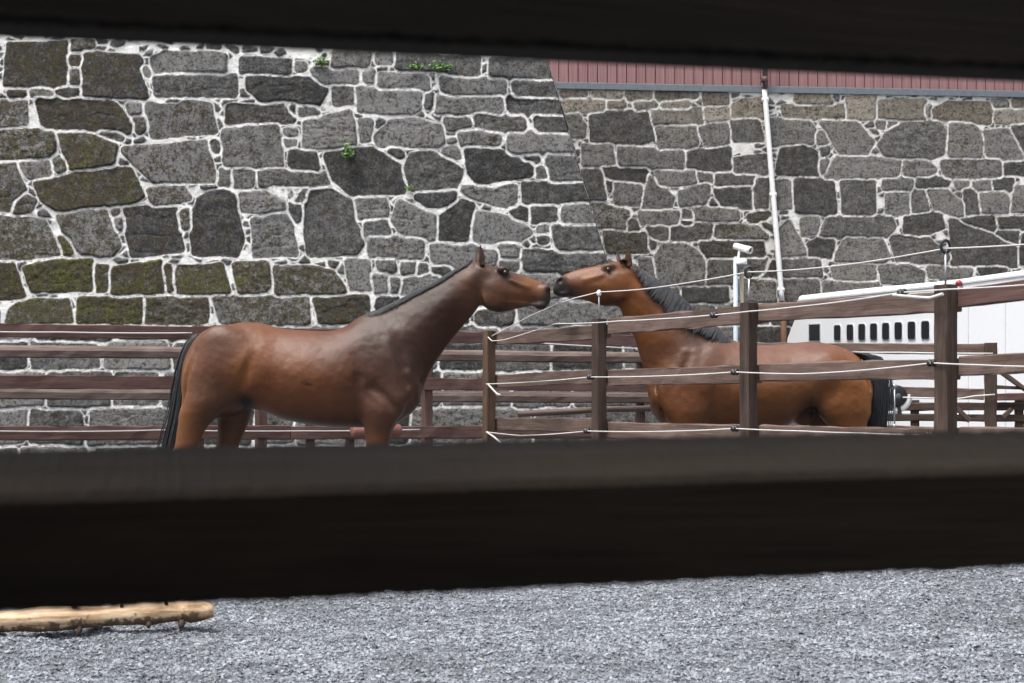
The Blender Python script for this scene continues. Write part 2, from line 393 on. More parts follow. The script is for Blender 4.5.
B_ = [
 [(95,68),(205,72),(205,98),(112,96)], [(145,25),(228,28),(222,66),(140,62)], [(240,32),(275,25),(281,52),(240,52)],
 [(292,24),(385,34),(480,42),(478,82),(380,72),(286,62)], [(246,80),(360,88),(364,112),(246,106)], [(386,90),(540,95),(540,122),(392,122)],
 [(500,48),(700,50),(700,92),(500,86)], [(552,95),(760,95),(760,130),(556,130)], [(197,110),(345,118),(342,158),(330,166),(200,158)],
 [(145,104),(190,108),(190,148),(146,148)], [(375,132),(530,135),(530,166),(372,163)], [(538,135),(760,135),(760,169),(540,167)],
 [(76,190),(130,170),(185,164),(200,235),(160,245),(75,245)], [(236,225),(268,188),(330,181),(395,202),(398,240),(240,240)],
 [(397,182),(450,177),(460,193),(440,207),(402,205)], [(465,170),(575,172),(582,206),(500,208),(467,195)], [(598,175),(780,175),(780,210),(605,210)],
 [(430,215),(528,215),(525,236),(432,236)], [(540,215),(800,215),(800,255),(542,254)], [(45,252),(105,255),(115,302),(45,298)],
 [(125,262),(180,250),(245,248),(300,290),(308,345),(260,352),(180,354),(140,312)], [(320,262),(360,252),(400,270),(440,300),(430,335),(370,343),(322,341),(305,295)],
 [(445,250),(520,250),(595,280),(598,305),(540,318),(470,325),(447,300)], [(628,260),(800,260),(800,322),(637,322)], [(607,286),(625,290),(627,318),(612,318)],
 [(330,355),(380,346),(425,348),(424,362),(385,385),(360,378)], [(435,337),(470,335),(520,348),(562,335),(560,378),(520,378),(450,352)],
 [(572,330),(800,332),(800,370),(576,370)], [(290,364),(345,384),(382,408),(378,457),(300,445),(277,410)],
 [(386,408),(440,364),(462,372),(460,410),(445,463),(384,457)], [(80,350),(130,337),(185,365),(190,400),(213,470),(200,489),(90,491),(78,420)],
 [(197,362),(265,365),(268,402),(200,406)], [(215,415),(265,412),(275,446),(212,446)], [(467,396),(540,400),(598,438),(570,461),(464,455)],
 [(545,382),(588,380),(585,410),(552,405)], [(590,380),(650,377),(652,412),(592,412)], [(662,378),(820,376),(820,414),(664,416)],
 [(642,425),(820,422),(820,482),(652,482)], [(222,450),(350,458),(348,496),(226,492)], [(365,470),(465,468),(520,490),(515,511),(368,512)],
 [(520,465),(565,467),(565,495),(526,496)], [(574,485),(840,485),(840,530),(580,530)], [(10,522),(100,514),(150,530),(177,575),(12,579)],
 [(175,502),(225,505),(230,570),(186,573)], [(100,590),(225,585),(227,640),(112,645)], [(232,535),(262,533),(270,575),(242,578)],
 [(302,545),(386,540),(382,580),(298,580)], [(242,590),(300,586),(275,606),(240,610)], [(245,502),(282,503),(286,525),(248,527)],
 [(525,510),(570,508),(566,530),(530,528)], [(530,535),(660,535),(665,590),(540,590)], [(675,535),(850,535),(850,590),(680,590)], [(565,600),(850,600),(850,645),(570,650)],
 [(470,622),(555,615),(552,650),(470,655)], [(300,588),(450,590),(452,645),(305,645)], [(206,182),(230,180),(222,236),(208,236)], [(0,340),(30,342),(28,362),(0,364)],
 [(40,340),(70,338),(72,362),(44,364)], [(44,372),(66,378),(64,418),(50,412)], [(40,150),(62,152),(58,172),(42,170)], [(300,200),(312,196),(300,216),(292,218)],
 [(270,250),(298,254),(306,268),(280,266)], [(212,70),(236,66),(240,96),(220,100),(210,92)], [(300,505),(330,506),(332,530),(300,532)], [(335,512),(360,515),(360,532),(336,534)],
 [(366,518),(415,514),(416,532),(368,534)], [(276,540),(292,540),(292,578),(278,578)], [(572,268),(612,262),(612,276),(590,278)], [(610,425),(632,424),(634,440),(612,440)], [(612,446),(634,446),(634,460),(614,462)],
 [(392,250),(430,250),(434,270),(402,262)], [(358,122),(370,122),(370,160),(356,160)], [(60,54),(84,54),(84,68),(60,68)], [(64,158),(108,156),(112,166),(70,170)],
]
C_ = [
 [(75,158),(198,155),(198,186),(88,186),'b'], [(205,165),(250,160),(250,180),(206,180),'b'], [(318,186),(450,184),(456,218),(325,222),'b'], [(460,180),(520,177),(521,212),(464,213),'b'],
 [(530,176),(560,160),(612,155),(612,205),(534,202),'b'], [(276,164),(305,160),(332,166),(334,182),(280,184)], [(350,166),(420,160),(415,182),(345,182),'b'],
 [(160,197),(190,186),(312,190),(330,262),(300,271),(160,266)], [(84,195),(125,192),(147,225),(140,256),(95,253)], [(330,232),(435,225),(441,270),(420,285),(340,286)],
 [(445,232),(520,218),(529,262),(505,278),(465,283)], [(525,215),(600,209),(612,263),(530,262)], [(136,280),(215,277),(219,325),(138,330)],
 [(232,285),(345,292),(402,290),(404,338),(232,331)], [(412,294),(525,285),(529,340),(480,348),(410,330)], [(535,315),(620,305),(622,350),(540,352)],
 [(188,335),(310,338),(308,372),(198,362)], [(332,345),(435,348),(440,374),(335,379)], [(488,356),(590,359),(592,380),(490,382)],
 [(135,345),(185,338),(196,420),(150,422)], [(219,376),(290,380),(288,435),(224,430)], [(297,438),(312,359),(376,415),(370,438)],
 [(392,402),(470,378),(471,430),(394,432)], [(485,392),(580,385),(584,440),(500,441)], [(590,365),(625,365),(626,440),(592,441)],
 [(165,430),(258,455),(253,499),(176,490)], [(288,455),(395,455),(390,486),(290,480)], [(430,444),(545,440),(546,468),(435,470)],
 [(309,490),(362,490),(360,526),(316,520)], [(372,490),(478,490),(475,523),(374,526)], [(485,494),(620,488),(622,520),(488,522)],
 [(195,505),(305,510),(312,556),(204,556)], [(325,580),(350,538),(400,534),(455,568),(451,640),(345,646)], [(445,532),(530,525),(612,535),(614,570),(452,570)],
 [(570,464),(630,456),(632,480),(576,480)], [(469,578),(532,575),(532,640),(467,640)], [(290,575),(320,575),(328,640),(295,642)],
 [(400,655),(520,650),(522,690),(402,690)], [(330,655),(392,655),(392,690),(334,690)], [(540,575),(626,578),(640,600),(632,622),(542,618)], [(540,628),(640,628),(645,690),(542,690)],
 [(255,475),(282,476),(284,500),(256,502)], [(400,450),(425,454),(425,470),(402,470)], [(398,475),(425,476),(424,488),(400,488)], [(466,425),(480,420),(498,436),(470,438)],
 [(203,365),(212,368),(212,395),(205,398)], [(315,520),(332,530),(325,548),(316,548)], [(440,352),(480,352),(478,372),(444,374)],
 [(80,140),(150,138),(150,152),(80,153),'b'], [(165,140),(240,141),(240,154),(165,152),'b'], [(252,140),(320,140),(318,154),(254,155),'b'], [(330,142),(440,142),(420,155),(335,156),'b'], [(455,142),(520,143),(520,172),(458,170),'b'],
]
D_ = [
 [(90,148),(180,145),(192,170),(92,168),'b'], [(58,178),(110,172),(220,176),(222,206),(62,203),'b'], [(228,156),(300,148),(303,206),(228,209),'b'], [(308,168),(370,158),(435,162),(436,206),(312,208),'b'],
 [(452,184),(490,165),(605,170),(606,216),(456,206),'b'], [(618,190),(700,185),(700,215),(620,216),'b'], [(610,162),(650,160),(655,170),(615,172)], [(665,158),(700,158),(700,178),(668,178),'b'],
 [(20,212),(130,212),(147,240),(140,270),(22,276)], [(158,214),(250,213),(298,270),(280,302),(212,302)], [(309,278),(330,245),(370,218),(470,214),(486,240),(481,302),(450,313),(330,306)],
 [(500,220),(560,222),(586,255),(580,306),(498,306)], [(588,242),(650,235),(690,310),(640,319),(600,306)], [(665,225),(700,222),(700,290),(690,280)],
 [(42,350),(55,285),(80,276),(115,275),(152,300),(151,356)], [(168,361),(200,312),(280,308),(371,320),(360,360)], [(378,320),(440,318),(464,343),(450,358),(380,356)],
 [(478,325),(632,320),(633,358),(485,361)], [(640,325),(700,325),(700,352),(642,353)], [(93,365),(190,368),(199,461),(94,452)], [(215,368),(300,370),(301,461),(218,458)],
 [(322,368),(400,365),(399,392),(322,391)], [(410,362),(500,368),(490,386),(412,386)], [(440,392),(480,388),(538,440),(536,463),(460,445)], [(330,408),(388,402),(389,456),(332,458)],
 [(402,392),(425,392),(441,450),(402,451)], [(540,390),(560,390),(576,456),(542,461)], [(580,406),(640,398),(656,430),(651,451),(582,451)], [(30,372),(75,372),(79,440),(32,446)],
 [(153,508),(180,465),(345,467),(356,490),(340,513),(165,520)], [(379,466),(475,458),(483,490),(440,511),(380,505)], [(499,470),(672,542),(677,592),(504,592)],
 [(528,470),(615,467),(616,500),(560,488)], [(625,472),(700,470),(700,495),(632,492)], [(620,505),(682,505),(681,536),(640,525)], [(196,576),(225,520),(320,521),(341,570),(330,581)],
 [(344,520),(440,521),(501,570),(480,586),(360,580)], [(42,575),(50,500),(75,478),(121,562)], [(125,540),(150,522),(195,524),(190,571),(130,568)],
 [(189,600),(300,595),(303,631),(195,625)], [(314,598),(390,590),(433,615),(426,641),(320,636)], [(440,602),(555,600),(551,621),(445,621)], [(109,472),(150,469),(153,505),(112,513)],
 [(58,580),(155,580),(161,621),(62,621)], [(558,374),(605,371),(606,392),(560,391)], [(612,368),(665,368),(666,396),(616,393)], [(672,385),(700,385),(700,450),(662,452)],
 [(0,585),(50,582),(52,625),(0,630)], [(60,632),(150,630),(152,690),(70,690)], [(165,640),(310,640),(300,690),(170,690)], [(690,510),(700,510),(700,590),(684,590)], [(570,600),(620,592),(650,602),(640,616),(580,616)],
 [(160,285),(180,282),(178,300),(160,302)], [(146,245),(165,240),(176,275),(150,272)], [(160,318),(178,316),(168,350),(158,352)], [(305,212),(332,212),(330,232),(310,230)], [(336,212),(360,214),(345,230),(334,230)],
 [(512,372),(550,374),(548,386),(515,386)], [(430,170),(448,172),(446,200),(432,198)], [(0,470),(25,468),(28,500),(0,505)], [(300,465),(0,0),(0,0)][:0],
]
A_ = [p for p in A_ if len(p) > 2]; D_ = [p for p in D_ if len(p) > 2]

WALL_Y, BAT = 17.0, .07                         # foot of the near wall and its batter
def wframe(P0, ang, bat):
    ux = Vector((math.cos(ang), math.sin(ang), 0)); back = Vector((-math.sin(ang), math.cos(ang), 0))
    uz = (Vector((0, 0, 1)) + back * bat).normalized(); n = uz.cross(ux) * -1
    n = ux.cross(uz).normalized() * -1
    if n.y > 0: n = -n
    return P0, ux, uz, n
WN = wframe(Vector((0, WALL_Y, 0)), 0.0, BAT)
WF = wframe(Vector((1.0, 24.5, 0)), math.atan(.085), .05)
def st_of(fr, x, y):
    p = hit(x, y, fr[0], fr[3]) - fr[0]; return (p.dot(fr[1]), p.dot(fr[2]))
def traced(fr, tile, polys, mossfn, seed):
    rng = np.random.default_rng(seed); out = []
    for P in polys:
        bg_ = 1.0 if P[-1] == 'b' else 0.0
        Q = [q for q in P if q != 'b']; pts = [(tile[0] + u * tile[2], tile[1] + v * tile[2]) for u, v in Q]
        cx, cy = np.mean(pts, axis=0)
        out.append(dict(poly=[st_of(fr, *q) for q in pts], tone=rng.random(), moss=mossfn(cx, cy, rng), beige=bg_ * rng.uniform(.55, 1)))
    return out
def moss_near(x, y, rng):
    m = .12 + .35 * rng.random()
    m += .75 * max(0, 1 - max(0, x - 90) / 230.) * (.35 + .65 * rng.random())
    if y > 245 and x < 350: m += .55
    if y < 110 and x > 140: m *= .35
    if x > 520: m *= .3
    return min(m, 1.35)
def moss_far(x, y, rng): return .15 + .35 * rng.random() + (.35 if y > 200 and x < 780 else 0)
near = traced(WN, TA, A_, moss_near, 3) + traced(WN, TB, B_, moss_near, 4)
sL, tB = st_of(WN, -6, 329)[0], st_of(WN, 0, 327)[1]; tT = st_of(WN, 0, 39)[1]
sR, tR0 = st_of(WN, 604, 253.0); sR2, tR2 = st_of(WN, 545.5, 57.0); SH = (sR2 - sR) / (tR2 - tR0)
S_FOOT = sR - SH * tR0                                # edge of the wall at the ground
rows_ = [st_of(WN, 0, y)[1] for y in (326, 341, 371, 408, 446, 482, 524)] + [0.0]
for i_ in range(len(rows_) - 1): near += filler([(sL, S_FOOT + .1, rows_[i_ + 1] + .012, rows_[i_] - .012)], 210 + i_, (.45, 1.1), (2, 2), .05)
near += filler([(-9.0, sL - .04, 0, 6.6)], 22, (.5, .95), (.3, .5))
near += filler([(sL, S_FOOT, tT + .12, 6.6)], 23, (.5, 1.0), (.28, .42))
M['stone_near'] = stone_mat('dark_stone_white_pointing', (.58, .57, .55), (.84, .835, .82), (.031, .031, .0315), (.205, .203, .200))
M['stone_far'] = stone_mat('grey_stone_pale_pointing', (.52, .505, .475), (.78, .765, .73), (.046, .045, .043), (.205, .198, .186), .8)
wall1 = empty('stone_wall', (0, WALL_Y, 0), 'big dark stone wall with wide white pointing and moss, behind the left horse, sloping at its right edge', 'stone wall')
me = wall_mesh('front_face', WN[0], WN[1], WN[2], WN[3], -9.0, S_FOOT, 0, 6.6, .0115, near, 31, shear=SH, joint=-.004, expand=.022, jhalf=.0135)
link('front_face', me, M['stone_near'], wall1)
# the return of the near wall, running back from its leaning edge
pE = WN[0] + WN[1] * S_FOOT; topE = WN[0] + WN[1] * (S_FOOT + SH * 6.6) + WN[2] * 6.6
uzs = (topE - pE).normalized(); uxs = Vector((.06, 1, 0)).normalized(); ns_ = uxs.cross(uzs); ns_ = ns_ if ns_.x > 0 else -ns_
me = wall_mesh('return_face', pE, uxs, uzs, ns_, -.02, 7.6, 0, (topE - pE).length, .03, filler([(0, 7.6, 0, 7)], 25, (.5, 1.0), (.3, .45)), 32, joint=.006)
link('return_face', me, M['stone_near'], wall1)
cp = MB(); a = WN[0] + WN[1] * -9 + WN[2] * 6.6; cp.beam(a + Vector((0, .35, .06)), topE + Vector((.05, .35, .06)), .85, .16, ch=.02); cp.build('coping', M['stone_near'], wall1)

far = traced(WF, TC, C_, moss_far, 5) + traced(WF, TD, D_, moss_far, 6)
sF0 = st_of(WF, 556, 200)[0]; sF1 = st_of(WF, 1030, 200)[0]; tF0 = st_of(WF, 800, 302)[1]; tTop = st_of(WF, 800, 91)[1]
far += filler([(-1.2, sF1 + .02, 0, tF0 - .03)], 41, (.5, 1.0), (.3, .45)) + filler([(-1.2, sF0 - .02, tF0, tTop)], 42) + filler([(sF1 + .04, 12.5, 0, tTop)], 43, (.5, 1.0), (.35, .55))
wall2 = empty('stone_wall', (6, 24.9, 0), 'far stone wall of grey rubble with a pale beige top course, carrying the red boarded building', 'stone wall')
me = wall_mesh('front_face', WF[0], WF[1], WF[2], WF[3], -1.2, 12.5, 0, tTop, .0165, far, 51, joint=-.004, expand=.036, jhalf=.014, shrink=.036)
link('front_face', me, M['stone_far'], wall2)
# ------------------------------------------------------------------ ground
def ground_z(x, y):
    return .19 * np.exp(-(((x - 3.0) / 1.7) ** 2 + ((y - 8.0) / 1.8) ** 2))
def axis_pts(lo, hi, flo, fhi, step):
    a = np.arange(flo, fhi + step * .5, step); l, h, w = [], [], step
    x = flo
    while x > lo: w *= 1.35; x -= w; l.append(max(x, lo))
    x = fhi; w = step
    while x < hi: w *= 1.35; x += w; h.append(min(x, hi))
    return np.array(l[::-1] + list(a) + h)
gx, gy = axis_pts(-150, 150, -4.2, 4.2, .03), axis_pts(-60, 300, 4.4, 9.8, .022)
GX, GY = np.meshgrid(gx, gy)
def ground_bumps(x, y):
    return .020 * fnoise(x, y * 1.5, .55, 71, 3) + .030 * fnoise(x, y * 1.5, .17, 72, 4, .6) + .011 * fnoise(x, y, .05, 73, 2)
fade = np.clip(1 - (np.abs(GX) - 4.0) / 3, 0, 1) * np.clip((GY - 3.5) / .8, 0, 1) * np.clip(1 - (GY - 9.7) / 1.5, 0, 1)
GZ = ground_z(GX, GY) + ground_bumps(GX, GY) * fade - .02
ii = np.arange(GX.size).reshape(GX.shape)
me = mesh_np('ground', np.stack([GX, GY, GZ], -1).reshape(-1, 3), np.stack([ii[:-1, :-1], ii[:-1, 1:], ii[1:, 1:], ii[1:, :-1]], -1).reshape(-1, 4))
t = NT('gravel_ground'); p = t.pos()
n1 = t.noise(p, 42, 7, .8); n2 = t.noise(p, 4, 4, .6)
c = t.ramp(n1, [(.32, (.045, .048, .053)), (.52, (.125, .132, .145)), (.72, (.26, .275, .30))])
c = t.mix(t.ramp(n2, [(.4, 0.0), (.7, .4)]), c, (.085, .09, .098))
t.set(Base_Color=c, Roughness=.9); t.bump(n1, .8, .02)
tag(link('ground', me, t.m), kind='structure')
# loose grey chips
def chips(n, xr, yr, smin, smax):
    y = RNG.uniform(yr[0], yr[1], n) ; half = np.minimum(y * .40 + .25, xr); x = RNG.uniform(-1, 1, n) * half
    s = RNG.uniform(0, 1, n) ** 2.2 * (smax - smin) + smin
    base = np.array([(1, 0, 0), (-1, 0, 0), (0, 1, 0), (0, -1, 0), (0, 0, 1), (0, 0, -1)], dtype=np.float32)
    jit = RNG.normal(0, .28, (n, 6, 3)).astype(np.float32)
    v = base[None] + jit; v *= np.stack([RNG.uniform(.7, 1.5, n), RNG.uniform(.6, 1.1, n), RNG.uniform(.35, .8, n)], -1)[:, None, :]
    a = RNG.uniform(0, 6.28, n); b = RNG.normal(0, .45, n); ca, sa, cb, sb = np.cos(a), np.sin(a), np.cos(b), np.sin(b)
    x1 = v[..., 0] * cb[:, None] - v[..., 2] * sb[:, None]; z1 = v[..., 0] * sb[:, None] + v[..., 2] * cb[:, None]
    x2 = x1 * ca[:, None] - v[..., 1] * sa[:, None]; y2 = x1 * sa[:, None] + v[..., 1] * ca[:, None]
    v = np.stack([x2, y2, z1], -1) * s[:, None, None]
    z = ground_z(x, y) + ground_bumps(x, y) - .02 + s * .25
    v += np.stack([x, y, z], -1)[:, None, :]
    tri = np.array([(0, 2, 4), (2, 1, 4), (1, 3, 4), (3, 0, 4), (2, 0, 5), (1, 2, 5), (3, 1, 5), (0, 3, 5)])
    f = (np.arange(n)[:, None, None] * 6 + tri[None]).reshape(-1, 3)
    clump = vnoise(x, y * 1.6, .3, 77) * .09
    tone = np.clip(RNG.beta(5.0, 6.5, n) + clump * 1.6, 0, 1)
    tan = (RNG.random(n) < .0025).astype(np.float32)
    col = np.stack([tone, tan, tone, np.ones(n)], -1); col = np.repeat(col, 6, axis=0)
    return v.reshape(-1, 3), f, col
v, f, col = chips(260000, 3.9, (5.1, 9.3), .0034, .0108)
me = mesh_np('gravel', v, f, False); color_attr(me, 'chip', col)
t = NT('grey_gravel'); d = t.attr('chip'); sep = t.n('SeparateColor'); t.put(sep.inputs[0], d.outputs['Color'])
c = t.ramp(sep.outputs[0], [(.05, (.060, .064, .072)), (.40, (.180, .195, .220)), (.8, (.345, .370, .41))])
c = t.mix(t.math('MULTIPLY', sep.outputs[1], .9), c, (.40, .345, .28))
t.set(Base_Color=c, Roughness=.8); t.bump(t.noise(t.pos(), 300, 3), .3, .003)
tag(link('gravel', me, t.m), 'loose blue-grey gravel chips covering the arena floor', 'gravel', kind='stuff')

# ------------------------------------------------------------------ the fence between the two horses (posts, rails, insulators)
PXM = {1: 185., 2: 156., 3: 135., 4: 122.}
PX = {1: 945.5, 2: 748.5, 3: 599., 4: 489.}
PT = {1: 285, 2: 303, 3: 319, 4: 331}
FP = {k: Vector(((PX[k] - CX) / PXM[k], F_PX / PXM[k], 0)) for k in PX}
fdir = (FP[1] - FP[4]).normalized(); fback = Vector((-fdir.y, fdir.x, 0)); fback = fback if fback.y > 0 else -fback
def fz(k, y): return CAM_H + (HY - y) / PXM[k]
fence = empty('paddock_fence', FP[2], 'brown three-rail paddock fence with white rope, in front of the right horse', 'fence')
POSTW = {1: (.090, .090), 2: (.086, .086), 3: (.084, .084), 4: (.082, .082)}
fang = math.atan2(fdir.y, fdir.x)
for k in FP:
    mb = MB(); g = float(ground_z(FP[k].x, FP[k].y)); top = fz(k, PT[k])
    mb.beam((FP[k].x, FP[k].y, g - .3), (FP[k].x, FP[k].y, top), POSTW[k][0], POSTW[k][1], up=fdir, ch=.007, jit=.0015)
    mb.build('post', M['post'] if k != 4 else M['post_tan'], fence)
ext = FP[1] + fdir * 1.75                                  # the next post stands just outside the picture
mb = MB(); mb.beam((ext.x, ext.y, -.3), (ext.x, ext.y, 1.85), .09, .09, up=fdir, jit=.0015); mb.build('post', M['post'], fence)
RB = fback * .068
def rail(pa, pb, h=.112, w=.045, mat='rail', tilt=0.0):
    mb = MB(); mb.beam(pa + RB, pb + RB, w, h, ch=.006, jit=.0025, warp=.004, roll=tilt); mb.build('rail', M[mat], fence)
def on(k, y): return Vector((FP[k].x, FP[k].y, fz(k, y)))
exz = lambda z: Vector((ext.x, ext.y, z))
for (y4, y3l, y3r, y2, y1, ze) in ((338, 331.5, 325.5, 314.5, 299.5, 1.67), (381, 376.5, 378.5, 373.5, 368, 1.25), (425.5, 425, 430, 434, 438, .85)):
    rail(on(4, y4) - fdir * .05, on(3, y3l) + fdir * .03, .105, mat='rail')
    rail(on(3, y3r) - fdir * -.05, on(2, y2) + fdir * .03, .118)
    rail(on(2, y2 - .5) - fdir * -.05, on(1, y1 + 1) + fdir * .03, .112)
    rail(on(1, y1 - 2) - fdir * -.05, exz(ze), .104, mat='rail' if y1 > 350 else 'rail_red')
FN = -fback
def fpt(x, y, off=.055): return hit(x, y, FP[1] + FN * off, FN)
def insulator(x, y, parent, off=.05, r=.021):
    c = fpt(x, y, off); mb = MB()
    mb.lathe(c - fdir * .026, fdir, [(0, r*.55), (.006, r), (.018, r), (.022, r*.6), (.030, r*.6), (.034, r), (.046, r), (.052, r*.55)], 12)
    mb.tube([c, c + fback * .05], .006, 8); mb.build('insulator', M['black_plastic'], parent)
for (x, y) in ((714, 315), (902, 292.5), (735, 372), (590.5, 377), (587, 431), (735, 428.5), (932, 363), (930, 435)): insulator(x, y, fence, off=.045)
def rod(k, ytop, xo=0.0):
    b = on(k, PT[k]); tp = at(PX[k] + xo, ytop, FP[k].y); mb = MB(); mb.tube([b - Vector((0, 0, .03)), tp], .006, 8)
    r = mb.build('rod', M['steel'], fence)
    ri = MB(); c = tp; pts = [c + Vector((.024 * math.cos(a), 0, .030 + .034 * math.sin(a))) for a in np.linspace(-1.4, 4.6, 16)]
    ri.tube(pts, .0085, 8); ri.build('ring_insulator', M['black_plastic'], r)
rod(1, 252, 0); rod(2, 277, .5); 
b = on(3, PT[3]); mb = MB(); mb.tube([b - Vector((0, 0, .03)), b + Vector((0, 0, .1)), at(599, 293, FP[3].y)], .006, 8); r3 = mb.build('rod', M['steel'], fence)
mb = MB(); mb.lathe(at(599, 296, FP[3].y), (0, 0, 1), [(0, .008), (.01, .018), (.03, .018), (.045, .007)], 10); mb.build('ring_insulator', M['white_plastic'], r3)

# ropes: each strand is a thing of its own, hanging from the posts
def rope(pts, label, r=.0042, group='white electric ropes on the fences'):
    mb = MB(); P = []
    for a, b in zip(pts[:-1], pts[1:]):
        L = (b - a).length; n = max(2, int(L / .12))
        for i in range(n):
            u = i / n; P.append(a.lerp(b, u) - Vector((0, 0, .004 * L * 4 * u * (1 - u))))
    P.append(pts[-1]); mb.tube(P, r, 6)
    return tag(mb.build('electric_rope', M['rope']), label, 'rope', group)
rp = [fpt(492, 336), fpt(530, 316), fpt(557, 304, .0), at(575, 298, FP[3].y), at(599, 292, FP[3].y), at(640, 289.5, 10.1), at(690, 282.5, 9.5), at(725, 276.5, 9.25), at(748.5, 272, FP[2].y), at(800, 269.5, 8.6), at(860, 263, 8.15), at(915, 254, 7.8), at(945.5, 248.5, FP[1].y), at(1024, 244.5, 7.2), at(1120, 240, 6.7)]
rope(rp, 'highest white rope, strung over rods on the post tops across the right horse')
rope([fpt(488, 337), fpt(492, 341), fpt(504, 340), fpt(556, 323.6), fpt(585, 323.2), fpt(620, 321), fpt(660, 319), fpt(714, 315), fpt(748, 311.5), fpt(800, 306.5), fpt(850, 300.5), fpt(902, 292.5), fpt(945, 289.5), fpt(1024, 285), fpt(1130, 281)],
     'white rope running along the topmost rails of the fence before the right horse')
rope([fpt(486, 384), fpt(530, 382), fpt(590, 377), fpt(660, 376), fpt(735, 372), fpt(800, 374), fpt(860, 370.5), fpt(932, 363), fpt(980, 365), fpt(1024, 366.5), fpt(1130, 367)],
     'white rope along the middle rails of the fence before the right horse')
rope([fpt(486, 432), fpt(520, 435.5), fpt(555, 434), fpt(587, 431), fpt(660, 431.5), fpt(735, 428.5), fpt(800, 431), fpt(860, 433), fpt(930, 435), fpt(1024, 439), fpt(1120, 444)],
     'lowest white rope, along the bottom rails of the fence before the right horse')
rope([fpt(488, 384), fpt(497, 394), fpt(501, 395)], 'short white rope end knotted at the middle of the tan post', .008)
rope([fpt(487, 432), fpt(494, 437), fpt(501, 443)], 'short white rope end knotted low on the tan post', .008)
rope([fpt(893, 295, .06), fpt(915, 297, .08), fpt(930, 298, .09), fpt(943, 294, .09)], 'slack white rope loop tied by the tall dark post on the right', .009)

# ------------------------------------------------------------------ fence behind the left horse
B0, B1 = Vector((-4.53, 12.6, 0)), Vector((2.15, 16.3, 0)); bd = (B1 - B0).normalized(); bb = Vector((-bd.y, bd.x, 0))
def bpt(x, y, off=0.0): return hit(x, y, B0 - bb * off, bb)
fb = empty('paddock_fence', B0.lerp(B1, .5), 'red-brown plank fence with three rails behind the left horse', 'fence')
BL = B0 - bd * 1.2
for (ya, yb) in ((330, 341.5), (381.5, 386), (433, 431)):
    pa, pb = bpt(0, ya), bpt(690, yb); da = pb - pa; pm = pa + da * .36
    for q0, q1 in ((pa - da * .17, pm), (pm, pb)):
        mb = MB(); mb.beam(q0, q1 - da * .001, .045, .122, ch=.006, jit=.003, warp=.004); mb.build('rail', M['rail_red'], fb)
for x in (-60, 198, 261, 427, 600, 690):
    p = bpt(x, 400, -.06); mb = MB(); ztop = bpt(x, 330 + .0167 * x - 8).z
    mb.beam((p.x, p.y, -.2), (p.x, p.y, ztop), .105, .09, up=bd, jit=.002); mb.build('post', M['rail_red'], fb)
rope([bpt(-60, 331, .05), bpt(60, 332.2, .05), bpt(192, 333, .05)], 'white rope stretched along the top plank at the left edge, behind the tail', .007)
rope([bpt(-60, 430, .05), bpt(80, 431.5, .05), bpt(160, 430, .05), bpt(300, 431, .05), bpt(420, 429.5, .05)], 'white rope along the lowest plank behind the legs of the left horse', .006)
rope([bpt(525, 342, .05), bpt(600, 346.5, .05), bpt(650, 349, .05)], 'thin white rope on the plank behind the two muzzles', .007)

# round-pole fence close to the wall
C0, C1 = Vector((-5.1, 14.2, 0)), Vector((1.35, 16.25, 0)); cdv = (C1 - C0).normalized(); cb = Vector((-cdv.y, cdv.x, 0))
def cpt(x, y, off=0.0): return hit(x, y, C0 - cb * off, cb)
fc = empty('pole_fence', C0.lerp(C1, .5), 'brown fence of rounded horizontal poles, close in front of the mossy wall', 'fence')
def polerail(q0, q1, r=.063):
    n = int((q1 - q0).length / .2); pts = [q0.lerp(q1, i / n) + Vector((0, 0, random.gauss(0, .003))) for i in range(n + 1)]
    prof = [(-.030, -r), (.030, -r), (.045, -r * .8), (.048, r * .15), (.030, r * .62), (-.02, r), (-.045, r * .9), (-.05, 0)]
    mb = MB(); mb.beam(q0, q1, .1, .1, profile=prof, jit=.002, warp=.004); mb.build('rail', M['pole'], fc)
for (ya, yb) in ((351, 357.5), (392.5, 398), (434, 433)):
    pa, pb = cpt(0, ya), cpt(648, yb); da = pb - pa
    polerail(pa - da * .22, pa + da * .47); polerail(pa + da * .472, pb)
for x in (-75, 310, 350, 601, 640):
    p = cpt(x, 400, -.07); mb = MB(); mb.beam((p.x, p.y, -.2), (p.x, p.y, cpt(x, 353 + .01 * x).z), .09, .09, up=cdv); mb.build('post', M['rail'], fc)
mb = MB(); mb.tube([cpt(517, 414, .09), cpt(560, 412, .09), cpt(600, 409.5, .09), cpt(660, 408.5, .09)], [.035, .038, .034, .036], 9); mb.build('loose_pole', M['pole'], fc)
# rust-red roll lying on the lowest plank behind the foreleg
pa, pb = bpt(352, 431.5, .16), bpt(400, 430.5, .16); mb = MB(); ax = pb - pa
mb.lathe(pa, ax, [(0, .01), (0, .055), (.01, .062), (ax.length - .01, .064), (ax.length, .056), (ax.length, .01)], 18)
M['roll'] = plain('rust_red_roll', (.17, .068, .052), .7)
tag(mb.build('roll', M['roll']), 'rust red round roll on the low rail behind the foreleg of the left horse', 'roll')

